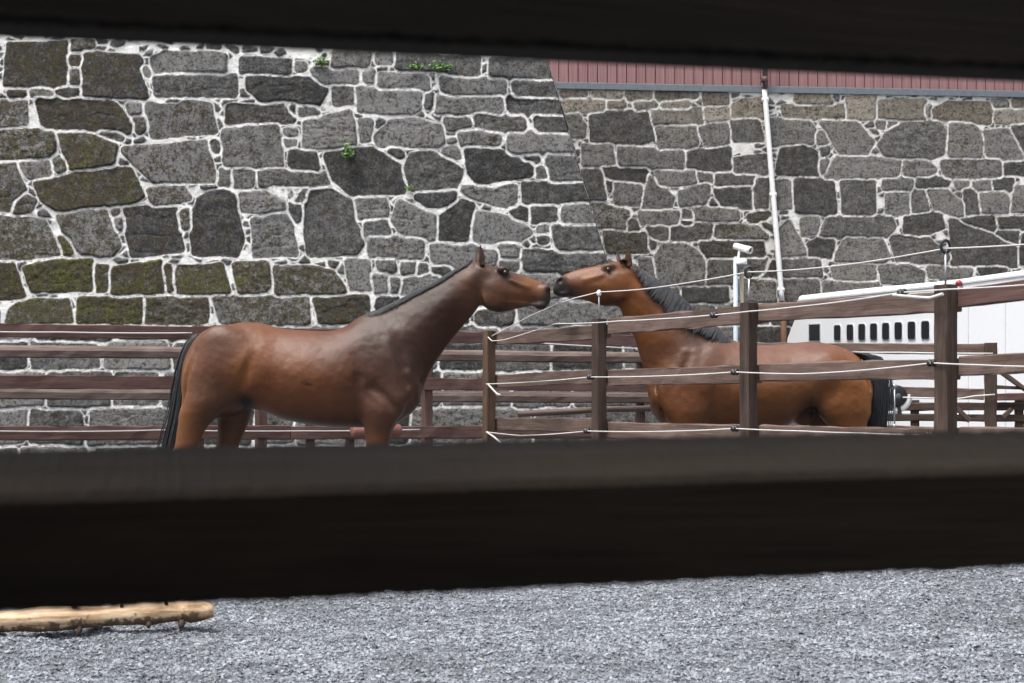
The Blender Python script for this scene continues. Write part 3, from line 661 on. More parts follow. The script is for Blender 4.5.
# ------------------------------------------------------------------ fences at the right, before the trailer
fe = empty('paddock_fence', (4.0, 14.9, 0), 'brown rail fence ending in a short post, behind the tail of the right horse', 'fence')
E0, E1 = Vector((2.05, 15.4, 0)), Vector((4.93, 14.6, 0)); ed = (E1 - E0).normalized(); eb = Vector((-ed.y, ed.x, 0))
def ept(x, y, off=0.0): return hit(x, y, E0 - eb * off, eb)
for (xa, ya, xb, yb, h) in ((700, 347.5, 984, 349, .108), (700, 388, 984, 394, .11), (700, 424, 984, 433, .1)):
    mb = MB(); mb.beam(ept(xa, ya), ept(xb, yb), .045, h, ch=.006, warp=.003); mb.build('rail', M['rail'], fe)
for x, yt, w in ((990.5, 343, .135), (702, 338, .11), (850, 346, .09)):
    p = ept(x, 400, -.05 if x < 900 else .0); mb = MB(); mb.beam((p.x, p.y, -.2), (p.x, p.y, ept(x, yt).z), w, .12, up=ed, ch=.012); mb.build('post', M['post'], fe)
rope([ept(845, 352, .06), ept(900, 352.5, .06), ept(993, 353.5, .1)], 'white rope along the upper rail ending at the short post by the trailer', .008)
rope([ept(890, 397, .06), ept(960, 398.5, .06), ept(975, 396, .1), ept(995, 394.5, .1)], 'white rope along the middle rail ending at the short post by the trailer', .008)
fg = empty('rail_fence', (4.9, 15.6, 0), 'low weathered rail fence with braces, right under the side of the white trailer', 'fence')
G0, G1 = Vector((3.7, 15.8, 0)), Vector((5.75, 15.3, 0)); gd = (G1 - G0).normalized(); gb = Vector((-gd.y, gd.x, 0))
def gpt(x, y, off=0.0): return hit(x, y, G0 - gb * off, gb)
for (ya, yb, h) in ((406.5, 407, .085), (418, 418.5, .075)):
    mb = MB(); mb.beam(gpt(860, ya), gpt(1090, yb), .05, h, warp=.006); mb.build('rail', M['post'], fg)
mb = MB(); mb.beam(gpt(985, 397, .07), gpt(1090, 397, .07), .05, .075, warp=.006); mb.build('rail', M['rail_red'], fg)
mb = MB(); mb.beam(gpt(985, 387, .06), gpt(1090, 390, .06), .04, .04); mb.build('rail', M['post'], fg)
for x in (915, 1019): 
    p = gpt(x, 400, -.05); mb = MB(); mb.beam((p.x, p.y, -.2), (p.x, p.y, gpt(x, 400).z), .095, .09, up=gd); mb.build('post', M['post'], fg)
for (a, b2) in (((996, 369), (1032, 394)), ((955, 407), (970, 421)), ((1012, 409), (1003, 417))):
    mb = MB(); mb.beam(gpt(*a, .09), gpt(*b2, .09), .04, .05); mb.build('brace', M['post'], fg)

# ------------------------------------------------------------------ the fence the picture is taken through
nf = empty('timber_fence', (0.05, 1.34, 0), 'dark out-of-focus timber fence close to the viewer, one rail above and one below', 'fence')
nl, nr = Vector((-.4346, 1.207, 0)), Vector((.531, 1.475, 0)); nd = (nr - nl).normalized(); nb_ = Vector((-nd.y, nd.x, 0))
def nrail(zb_l, zb_r, hl, hr, top_in, seed, mat):
    """sawn rail, its top face sloping towards the viewer and its lower edge rough with splinters"""
    rng = np.random.default_rng(seed); L = (nr - nl).length; e = 1.25; n = 900
    rings, gr = [], []
    w = .105
    for i in range(n + 1):
        u = -e + (L + 2 * e) * i / n; t = u / L; c = nl.lerp(nr, 0) + nd * u; zb = zb_l + (zb_r - zb_l) * t; h = hl + (hr - hl) * t
        j = rng.normal(0, .0014, 8); rag = .0012 * math.sin(u * 61) * math.sin(u * 23) + .0008 * math.sin(u * 170 + 1)
        pr = [(0, zb + .004 + rag + j[0] * .35), (0, zb + h - top_in - .008 + j[1] * .4), (.006, zb + h - top_in + j[2] * .4), (.05, zb + h - top_in * .4 + j[3] * .4),
              (w - .008, zb + h + j[4]*.4), (w, zb + h - .006), (w, zb + .01), (.012, zb + rag * .6 + j[7] * .35)]
        rings.append([c + nb_ * a + Vector((0, 0, z)) for a, z in pr]); gr.append([(u, a * 1.2 + seed, z) for a, z in pr])
    mb = MB(); mb.ring_sweep(rings, gr, smooth=False); return mb.build('rail', M[mat], nf)
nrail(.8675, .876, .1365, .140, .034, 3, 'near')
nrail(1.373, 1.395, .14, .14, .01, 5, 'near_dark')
for u in (-1.1, 2.1):
    p = nl + nd * u - nb_ * -.16; mb = MB(); mb.beam((p.x, p.y, -.2), (p.x, p.y, 1.75), .11, .11, up=nd); mb.build('post', M['near'], nf)
# ------------------------------------------------------------------ horses: one continuous body each, from smoothly joined lofted sections
H_Y, H_PXM, H_GY = 10.77, 132.0, 538.6
def hx(px): return (px - CX) / H_PXM
def hz(py): return (H_GY - py) / H_PXM
def herm(xs, ys, q):
    """smooth interpolation through control values (monotone tangents)"""
    xs = np.asarray(xs, float); ys = np.asarray(ys, float); h = np.diff(xs); d = np.diff(ys) / h
    m = np.zeros_like(ys); m[0], m[-1] = d[0], d[-1]
    for i in range(1, len(ys) - 1):
        m[i] = 0 if d[i-1] * d[i] <= 0 else 2 * d[i-1] * d[i] / (d[i-1] + d[i]) * .5 + .5 * .5 * (d[i-1] + d[i]) if abs(d[i-1] - d[i]) < 50 else 0
    q = np.clip(q, xs[0], xs[-1]); i = np.clip(np.searchsorted(xs, q) - 1, 0, len(xs) - 2); t = (q - xs[i]) / h[i]
    return (ys[i] * (2*t**3 - 3*t**2 + 1) + h[i] * m[i] * (t**3 - 2*t**2 + t) + ys[i+1] * (-2*t**3 + 3*t**2) + h[i] * m[i+1] * (t**3 - t**2))
class Loft:
    """elliptical sections along a straight axis of the side view. secs: (u, top, bottom, halfwidth) in px, px, px, m"""
    def __init__(s, A, d, secs, narrow=0.0, narrow_lo=0.0, yoff=0.0):
        s.A = np.array([hx(A[0]), hz(A[1])]); L = math.hypot(*d); s.d = np.array([d[0] / L, -d[1] / L]); s.n = np.array([-s.d[1], s.d[0]])
        if s.n[1] < 0: s.n = -s.n
        a = np.array(sorted(secs), float); s.u = a[:, 0] / H_PXM; s.top = a[:, 1] / H_PXM; s.bot = a[:, 2] / H_PXM; s.b = a[:, 3]
        s.narrow, s.nlo, s.yoff = narrow, narrow_lo, yoff
        s.tab = np.linspace(s.u[0], s.u[-1], 400); s.T, s.B, s.W = herm(s.u, s.top, s.tab), herm(s.u, s.bot, s.tab), herm(s.u, s.b, s.tab)
    def sec(s, u): return np.interp(u, s.tab, s.T), np.interp(u, s.tab, s.B), np.interp(u, s.tab, s.W)
    def dist(s, X, Y, Z):
        rx, rz = X - s.A[0], Z - s.A[1]; u = rx * s.d[0] + rz * s.d[1]; v = rx * s.n[0] + rz * s.n[1]
        T, B, W = s.sec(u); a = (T - B) / 2; c = (T + B) / 2; over = np.maximum(np.maximum(s.u[0] - u, u - s.u[-1]), 0)
        q = (v - c) / a; w = W * (1 - s.narrow * np.clip(q, 0, 1.2) ** 1.5 - s.nlo * np.clip(-q, 0, 1.2) ** 1.5)
        w = np.maximum(w, .012); m = np.minimum(a, w)
        rr = np.sqrt(q * q + ((Y - s.yoff) / w) ** 2); core = (rr - 1) * np.where(rr > .3, np.sqrt((q*q) * a*a + (Y - s.yoff) ** 2) / np.maximum(rr, .3), m)
        return np.where(over > 0, np.sqrt(np.maximum(core, 0) ** 2 + over ** 2) + np.minimum(core, 0) * 0, core).astype(np.float32)
    def bounds(s, m):
        c = []
        for u, T, B in zip(s.u, s.top, s.bot):
            for v in (T, B): c.append(s.A + s.d * u + s.n * v)
        c = np.array(c); W = s.b.max()
        return (c[:, 0].min() - m, c[:, 0].max() + m, s.yoff - W - m, s.yoff + W + m, c[:, 1].min() - m, c[:, 1].max() + m)
    def surf(s, u_px, vv, side=-1, lift=0.0):
        """point of the surface: u along the axis (px), vv = -1..1 from bottom to top"""
        u = u_px / H_PXM; T, B, W = s.sec(u); a = (T - B) / 2; c = (T + B) / 2
        w = W * (1 - s.narrow * max(vv, 0) ** 1.5 - s.nlo * max(-vv, 0) ** 1.5); yy = side * (w * math.sqrt(max(0, 1 - vv * vv)) + lift)
        p = s.A + s.d * u + s.n * (c + a * vv + lift * max(vv, 0)); return Vector((p[0], s.yoff + yy, p[1]))
class Ell:
    def __init__(s, c, r, y=0.0, ry=.05, rot=0.0): s.c = (hx(c[0]), y, hz(c[1])); s.r = (r[0] / H_PXM, ry, r[1] / H_PXM); s.rot = rot
    def dist(s, X, Y, Z):
        a, b, c = X - s.c[0], Y - s.c[1], Z - s.c[2]
        if s.rot: ca, sa = math.cos(s.rot), math.sin(s.rot); a, c = a * ca + c * sa, -a * sa + c * ca
        k0 = np.sqrt((a / s.r[0]) ** 2 + (b / s.r[1]) ** 2 + (c / s.r[2]) ** 2); k1 = np.sqrt((a / s.r[0]**2) ** 2 + (b / s.r[1]**2) ** 2 + (c / s.r[2]**2) ** 2)
        return (k0 * (k0 - 1) / np.maximum(k1, 1e-6)).astype(np.float32)
    def bounds(s, m):
        R_ = max(s.r[0], s.r[2]); return (s.c[0] - R_ - m, s.c[0] + R_ + m, s.c[1] - s.r[1] - m, s.c[1] + s.r[1] + m, s.c[2] - R_ - m, s.c[2] + R_ + m)
class Caps:
    def __init__(s, pts, r): s.p = [np.array((hx(a), y, hz(b))) for a, b, y in pts]; s.r = r
    def dist(s, X, Y, Z):
        out = None
        for a, b in zip(s.p[:-1], s.p[1:]):
            e = b - a; t = np.clip(((X - a[0]) * e[0] + (Y - a[1]) * e[1] + (Z - a[2]) * e[2]) / (e @ e), 0, 1)
            d = np.sqrt((X - a[0] - e[0]*t) ** 2 + (Y - a[1] - e[1]*t) ** 2 + (Z - a[2] - e[2]*t) ** 2) - s.r
            out = d if out is None else np.minimum(out, d)
        return out.astype(np.float32)
    def bounds(s, m):
        q = np.array(s.p); m = m + s.r; return (q[:,0].min()-m, q[:,0].max()+m, q[:,1].min()-m, q[:,1].max()+m, q[:,2].min()-m, q[:,2].max()+m)
def body_field(prims, lo, hi, h):
    xs, ys, zs = (np.arange(lo[i], hi[i], h, dtype=np.float32) for i in range(3))
    Fd = np.full((len(xs), len(ys), len(zs)), .5, dtype=np.float32)
    for p, k, mode in prims:
        b = p.bounds(k + .06)
        s = tuple(slice(max(0, int((b[2*i] - lo[i]) / h)), max(0, int((b[2*i+1] - lo[i]) / h) + 2)) for i in range(3))
        if min(Fd[s].shape) == 0: continue
        X, Y, Z = np.meshgrid(xs[s[0]], ys[s[1]], zs[s[2]], indexing='ij'); d = p.dist(X, Y, Z); f = Fd[s]
        if mode == '+':
            q = np.maximum(k - np.abs(f - d), 0) / max(k, 1e-5); Fd[s] = np.minimum(f, d) - q * q * k * .25
        else:
            q = np.maximum(k - np.abs(f + d), 0) / max(k, 1e-5); Fd[s] = np.maximum(f, -d) + q * q * k * .25
    return Fd
def surface_nets(Fd, lo, h):
    n = np.array(Fd.shape); S = Fd < 0; cs = tuple(n - 1)
    cnt = np.zeros(cs, dtype=np.int8)
    corners = [(i, j, k) for i in (0, 1) for j in (0, 1) for k in (0, 1)]
    for (i, j, k) in corners: cnt += S[i:i+cs[0], j:j+cs[1], k:k+cs[2]]
    act = (cnt > 0) & (cnt < 8); idx = np.argwhere(act); vid = np.full(cs, -1, dtype=np.int32); vid[act] = np.arange(len(idx))
    pos = np.zeros((len(idx), 3)); w = np.zeros(len(idx))
    for a in corners:
        for ax in range(3):
            if a[ax]: continue
            b = list(a); b[ax] = 1
            fa = Fd[idx[:, 0] + a[0], idx[:, 1] + a[1], idx[:, 2] + a[2]]; fb = Fd[idx[:, 0] + b[0], idx[:, 1] + b[1], idx[:, 2] + b[2]]
            m = (fa < 0) != (fb < 0); t = np.where(m, fa / np.where(m, fa - fb, 1), 0)
            q = np.tile(np.array(a, float), (len(idx), 1)); q[:, ax] = t
            pos[m] += q[m]; w[m] += 1
    V = (idx + pos / w[:, None]) * h + np.array(lo)
    quads = []
    for ax in range(3):
        o1, o2 = [(1, 2), (2, 0), (0, 1)][ax]
        sa = [slice(None)] * 3; sb = [slice(None)] * 3; sa[ax] = slice(0, -1); sb[ax] = slice(1, None)
        ch = np.argwhere(S[tuple(sa)] != S[tuple(sb)])
        ok = (ch[:, o1] > 0) & (ch[:, o2] > 0) & (ch[:, o1] < n[o1] - 1) & (ch[:, o2] < n[o2] - 1); ch = ch[ok]
        g = []
        for d1, d2 in ((1, 1), (0, 1), (0, 0), (1, 0)):
            c = ch.copy(); c[:, o1] -= d1; c[:, o2] -= d2; g.append(vid[c[:, 0], c[:, 1], c[:, 2]])
        qd = np.stack(g, -1); flip = ~S[ch[:, 0], ch[:, 1], ch[:, 2]]; qd[flip] = qd[flip][:, ::-1]; quads.append(qd)
    return V, np.concatenate(quads)
def laplace(V, Q, it=2, lam=.5):
    e = np.concatenate([Q[:, [0, 1]], Q[:, [1, 2]], Q[:, [2, 3]], Q[:, [3, 0]]]); n = len(V)
    deg = np.maximum(np.bincount(e[:, 0], minlength=n), 1)[:, None]
    for _ in range(it):
        s = np.stack([np.bincount(e[:, 0], weights=V[e[:, 1], k], minlength=n) for k in range(3)], -1); V = V + lam * (s / deg - V)
    return V
t = NT('bay_coat'); d = t.attr('coat').outputs['Color']; p = t.pos()
v1 = t.noise(p, 5, 5, .6); v2 = t.noise(t.scale(p, (60, 60, 130)), 1.0, 3, .6); v3 = t.noise(p, 420, 2, .5)
c = t.mix(1.0, d, t.ramp(v1, [(.3, (.80, .80, .82)), (.7, (1.15, 1.13, 1.10))]), 'MULTIPLY')
c = t.mix(1.0, c, t.ramp(v2, [(.3, (.84, .84, .84)), (.7, (1.12, 1.12, 1.12))]), 'MULTIPLY')
t.set(Base_Color=c, Roughness=t.ramp(v2, [(.3, .27), (.7, .38)])); t.bsdf.inputs['Specular IOR Level'].default_value = .25
t.bsdf.inputs['Sheen Weight'].default_value = .0; t.bsdf.inputs['Sheen Roughness'].default_value = .4
t.bump(t.math('ADD', t.math('MULTIPLY', v1, .5), t.math('ADD', t.math('MULTIPLY', v2, .35), t.math('MULTIPLY', v3, .3))), .34, .014)
M['coat'] = t.m
def hair_mat(name, lo, hi):
    t = NT(name); n = t.noise(t.scale(t.pos(), (90, 90, 25)), 1.0, 3, .6); t.set(Base_Color=t.ramp(n, [(.3, lo), (.7, hi)]), Roughness=.5); t.bsdf.inputs['Specular IOR Level'].default_value = .5; return t.m
M['hair'] = hair_mat('black_horse_hair', (.008, .008, .010), (.028, .027, .030))
M['hair_grey'] = hair_mat('black_grey_horse_hair', (.005, .0055, .0075), (.024, .026, .034))
M['eye'] = plain('dark_horse_eye', (.010, .006, .005), .08, spec=.8)

def make_horse(sp, name_label, yc, rotz=0.0):
    prims = []
    def add(p, k=.05, m='+'): prims.append((p, k, m))
    sgn = sp['dir']
    trunk = Loft((0, H_GY), (1, 0), [(x, H_GY - tp, H_GY - bt, b) for x, tp, bt, b in sp['trunk']], narrow=.24, narrow_lo=.06)
    trunk.A[0] = hx(0)
    add(trunk, .01)
    neck = Loft(sp['neckA'], sp['neckd'], sp['neck'], narrow=.62, narrow_lo=.30); add(neck, .10)
    head = Loft(sp['headA'], sp['headd'], sp['head'], narrow=.18, narrow_lo=.42); add(head, .045)
    for side in (-1, 1):
        for nm, (secs, yo) in sp['legs'].items():
            if (nm.endswith('near')) != (side == -1): continue
            secs2 = [(H_GY - y, -xl, -xr, w) for y, xl, xr, w in secs]      # axis straight up; 'top' is the -x side
            lg = Loft((0, H_GY), (0, -1), [(u, max(a, b), min(a, b), w) for u, a, b, w in secs2], yoff=side * yo)
            lg.A[0] = hx(0); lg.n = np.array([-1.0, 0.0]); add(lg, .045 if 'fore' in nm else .05)
        for (c, r, y, ry, rot, k, m) in sp['lumps']: add(Ell(c, r, side * y, ry, rot), k, m)
        for (pts, r, k, m) in sp['lines']: add(Caps([(a, b, side * y) for a, b, y in pts], r), k, m)
    lo = np.array([hx(sp['box'][0]), -.42, -.03]); hi = np.array([hx(sp['box'][1]), .42, hz(sp['box'][2])]); h = .0095
    Fd = body_field(prims, lo, hi, h); V, Q = surface_nets(Fd, lo, h); V = laplace(V, Q, 3)
    V[:, 1] += np.sign(V[:, 1]) * np.clip(np.abs(V[:, 1]) / .06, 0, 1) * (.0065 * fnoise(V[:, 0] + V[:, 2] * .5, V[:, 2] - V[:, 0] * .3, .19, 61, 3) + .0022 * fnoise(V[:, 0], V[:, 2], .05, 62, 2)) * np.clip((V[:, 2] - .75) / .2, 0, 1)
    # coat colours, patch by patch, with the right horse's back sheen painted in
    px = V[:, 0] * H_PXM + CX; py = H_GY - V[:, 2] * H_PXM; yy = V[:, 1]
    C = np.tile(np.array(sp['base']), (len(V), 1))
    wob = fnoise(V[:, 0] + yy * .7, V[:, 2], .16, 91, 3)
    for (x, y, rx, ry, rot, col, st) in sp['patches']:
        a, b = px - x, py - y
        if rot: ca, sa = math.cos(R(rot)), math.sin(R(rot)); a, b = a * ca + b * sa, -a * sa + b * ca
        w = st * np.clip(np.exp(-.5 * ((a / rx) ** 2 + (b / ry) ** 2) * (1 + .35 * wob)) * 1.15, 0, 1); C = C * (1 - w[:, None]) + np.array(col) * w[:, None]
    C = C * .74
    low = np.clip((py - 462) / 14, 0, 1)[:, None]; C = C * (1 - low) + np.array((.016, .013, .013)) * low
    me = mesh_np('horse_body', V, Q, True); color_attr(me, 'coat', np.concatenate([C, np.ones((len(V), 1))], 1))
    root = empty('horse', (hx(sp['root']), yc, 0), name_label, 'horse', 'horses touching noses')
    T = Matrix.Translation((0, yc, 0)); parts = []
    me.transform(T); link('body', me, M['coat'], root)
    def fin(mb, name, mat, par=root): 
        mb.v = [tuple(Vector(v) + Vector((0, yc, 0))) for v in mb.v]; return mb.build(name, mat, par)
    # eyes, ears
    for side in (-1, 1):
        e = sp['eye']; mb = MB(); c = Vector((hx(e[0]), side * (e[2] - .013), hz(e[1])))
        mb.lathe(c - Vector((0, side * -.020, 0)), (0, side, 0), [(.001 - .012 * math.cos(a), .0165 * math.sin(a)) for a in np.linspace(.02, 3.12, 12)], 16)
        fin(mb, 'eye', M['eye'])
    for side, (b0, tp, wd) in ((-1, sp['ear']), (1, sp['ear_far'])):
        mb = MB(); p0 = Vector((hx(b0[0]), side * .052, hz(b0[1]))); p1 = Vector((hx(tp[0]), side * .075, hz(tp[1]))); rings, gr = [], []
        ax = (p1 - p0); L = ax.length; ax.normalize(); fwd = Vector((sgn, side * .9, 0)); fwd = (fwd - ax * fwd.dot(ax)).normalized(); sd_ = ax.cross(fwd)
        for i in range(13):
            u = i / 12; r = wd * float(np.interp(u, [0, .15, .35, .6, .85, 1], [.66, .92, 1.0, .78, .36, .04]))
            c = p0.lerp(p1, u) + fwd * (.010 * math.sin(u * 3)); ring = []
            for k in range(14):
                a = 2 * math.pi * k / 14; x = math.cos(a); z = math.sin(a); deep = .62 if x > 0 else 1.0
                cup = -.55 * max(0, x) * (1 if .12 < u < .93 else 0)
                ring.append(c + fwd * (r * .62 * (x + cup * 1.5)) + sd_ * (r * z * .82))
            rings.append(ring); gr.append([(0, 0, 0)] * 14)
        mb.ring_sweep(rings, gr, smooth=True); o = fin(mb, 'ear', M['coat'])
        n = len(o.data.vertices); cc = np.tile(np.array(sp['ear_col'] + (1,)), (n, 1)); zz = np.array([v.co.z for v in o.data.vertices])
        f_ = np.clip((zz - (p0.z + L * .55)) / (L * .4), 0, 1)[:, None]; cc = cc * (1 - f_) + np.array((.014, .010, .010, 1)) * f_; color_attr(o.data, 'coat', cc)
    return root, neck, head, trunk, fin

HEAD_SECS = lambda s: s
# --- left horse, facing right
H1 = dict(dir=1, root=300, box=(150, 566, 236), base=(.140, .050, .022), eye=(505.3, 273.6, .088),
  trunk=[(185,358,408,.10),(190,347,413,.16),(199,335,417,.215),(213,327,418,.265),(230,324.3,415,.288),(247,322,409,.295),(263,323.6,411.5,.285),(280,328,418,.280),(300,330,423,.295),
         (325,331,426.5,.300),(345,327,427.5,.285),(360,320,427.5,.255),(378,319,427,.235),(395,326,424,.215),(409,343,415,.175),(419,368,404,.10)],
  neckA=(395,365), neckd=(89,-97), neck=[(-20,54,-38,.20),(0,56,-34.5,.19),(18,54.6,-30.5,.165),(30,48.5,-28,.145),(50,40.6,-25.5,.118),(70,33,-24,.103),(90,25.4,-23.5,.096),(111,19.3,-20,.092),(129,13,-14,.075)],
  headA=(480,280), headd=(71,17), head=[(-6,17,-8,.062),(2,17.3,-18,.084),(10,16.6,-25,.100),(18,15.6,-27.6,.104),(25,15.2,-27.4,.098),(33,15.3,-24.4,.086),(42,14.4,-20,.074),(50,13.4,-16.2,.063),(58,12.2,-13.2,.057),(65,9.8,-13.4,.058),(70,6,-12,.050),(73,1,-8,.034)],
  legs={'hind_near': ([(352,210,228,.03),(368,198,238,.075),(385,192,240,.10),(400,187,236,.118),(412,184,226,.105),(425,182.5,213,.080),(435,181,207,.066),(445,179.5,203,.058),(456,174,199,.050),(464,173.5,196,.046),(480,176,190,.034),(500,176.5,189,.032),(514,174,191,.040),(524,179,193,.034),(530,177,197,.046),(538.4,175,201,.055)], .150),
        'hind_far': ([(352,222,240,.03),(368,214,250,.07),(385,215,250,.09),(400,214,250,.105),(412,213,248,.095),(425,213.5,244,.080),(435,213.5,240,.066),(445,212.5,236,.058),(456,208,232,.050),(464,207,229,.046),(480,209,223,.034),(500,209.5,222,.032),(514,207,224,.040),(524,212,226,.034),(530,210,230,.046),(538.4,208,234,.055)], .150),
        'fore_near': ([(352,376,392,.02),(372,368,402,.05),(395,360,408,.076),(408,362,402,.088),(420,365,397,.078),(431,366.5,393,.064),(445,368,390,.054),(460,368.5,388,.048),(470,367.5,389,.050),(480,370,385,.036),(500,371,384,.032),(515,368,386,.040),(525,372,387,.034),(530,370,390,.046),(538.4,368,394,.055)], .150),
        'fore_far': ([(352,376,392,.02),(372,368,402,.05),(395,360,408,.076),(408,362,402,.088),(420,366,397,.078),(431,367.5,391,.064),(445,369,388,.054),(460,369.5,387,.048),(470,368.5,388,.050),(480,371,384,.036),(500,372,383,.032),(515,369,385,.040),(525,373,386,.034),(530,371,389,.046),(538.4,369,393,.055)], .150)},
  lumps=[((384,403),(21,20),.142,.075,0,.06,'+'),((405,392),(9,9),.118,.05,0,.035,'+'),((376,362),(11,28),.128,.060,.35,.06,'+'),((226,350),(24,24),.165,.110,0,.07,'+'),((203,385),(16,30),.125,.09,0,.06,'+'),
         ((262,362),(6,18),.318,.026,-.3,.06,'-'),((503.5,270.8),(6.5,4.0),.068,.030,-.2,.022,'+'),((494,296),(12,13),.076,.030,0,.03,'+'),((545.5,290.2),(5.5,5.0),.038,.022,0,.025,'+'),((548.3,291.2),(1.9,3.6),.064,.020,.5,.010,'-'),
         ((505.5,274.0),(4.0,3.2),.100,.016,-.2,.010,'-'),((541,306),(6,4),.028,.03,0,.02,'+'),((258,398),(7,12),.05,.05,.5,.03,'+')],
  lines=[([(199,352,.20),(192,380,.185),(190,410,.165)],.012,.05,'-'),([(263,342,.285),(256,365,.30),(247,392,.27)],.014,.05,'-'),([(363,378,.262),(362,400,.245),(364,424,.20)],.013,.045,'-'),([(376,388,.243),(392,400,.232),(402,414,.20)],.008,.06,'-'),([(390,322,.17),(401,345,.165),(408,368,.17)],.012,.05,'-'),([(511,281,.086),(520,285,.077),(528,288,.064)],.008,.035,'+'),([(551,299,.03),(545,300.6,.05),(538,301.3,.060)],.0045,.008,'-'),([(421,382,.06),(440,352,.085),(462,326,.10),(474,309,.11)],.012,.035,'-'),([(352,335,.235),(362,365,.27),(361,400,.27)],.010,.05,'-'),
         ([(396,345,.20),(404,370,.195),(410,385,.17)],.010,.04,'-'),([(505,303,.072),(520,304,.050),(534,305,.036)],.005,.03,'+')],
  patches=[(300,378,60,38,0,(.165,.060,.025),.8),(425,322,62,40,-45,(.036,.016,.010),.97),(385,345,26,36,0,(.060,.027,.017),.8),(404,372,16,26,0,(.070,.038,.029),.6),(385,405,24,20,0,(.105,.050,.030),.8),(330,428,60,9,0,(.070,.032,.018),.75),
           (255,358,9,24,18,(.24,.088,.028),.75),(186,375,7,46,0,(.30,.115,.036),.75),(215,395,18,32,-10,(.080,.040,.024),.55),(228,345,22,16,0,(.12,.058,.036),.6),(205,350,16,18,0,(.16,.07,.038),.6),(190,425,10,24,0,(.20,.085,.035),.6),(232,425,14,26,0,(.09,.042,.022),.7),
           (250,403,6,7,-30,(.010,.009,.010),.97),(492,292,18,20,0,(.120,.054,.030),.85),(510,275,18,5,13,(.095,.052,.036),.7),(533,282,11,6,13,(.21,.085,.034),.8),(516,298,16,8,10,(.145,.060,.029),.7),(552,297,6,9,0,(.030,.027,.027),.95),(543,303,8,5,0,(.045,.034,.030),.8),(541,308,9,4,0,(.020,.018,.018),.95),(505,273,7,5,0,(.03,.02,.017),.8),(500,311,22,3.5,8,(.035,.02,.015),.8),(484,272,8,12,0,(.06,.035,.026),.7),(475,305,9,9,0,(.11,.055,.033),.6),
           (547.9,291,1.5,2.8,25,(.010,.008,.008),.9),(312,384,3.2,1.0,15,(.02,.012,.010),1.0),(309.5,383,1.6,1.6,0,(.10,.03,.02),.9)],
  ear=((482.5,266.5),(480,245.5),.038), ear_far=((478,265),(475.5,248.5),.032), ear_col=(.075,.040,.028))
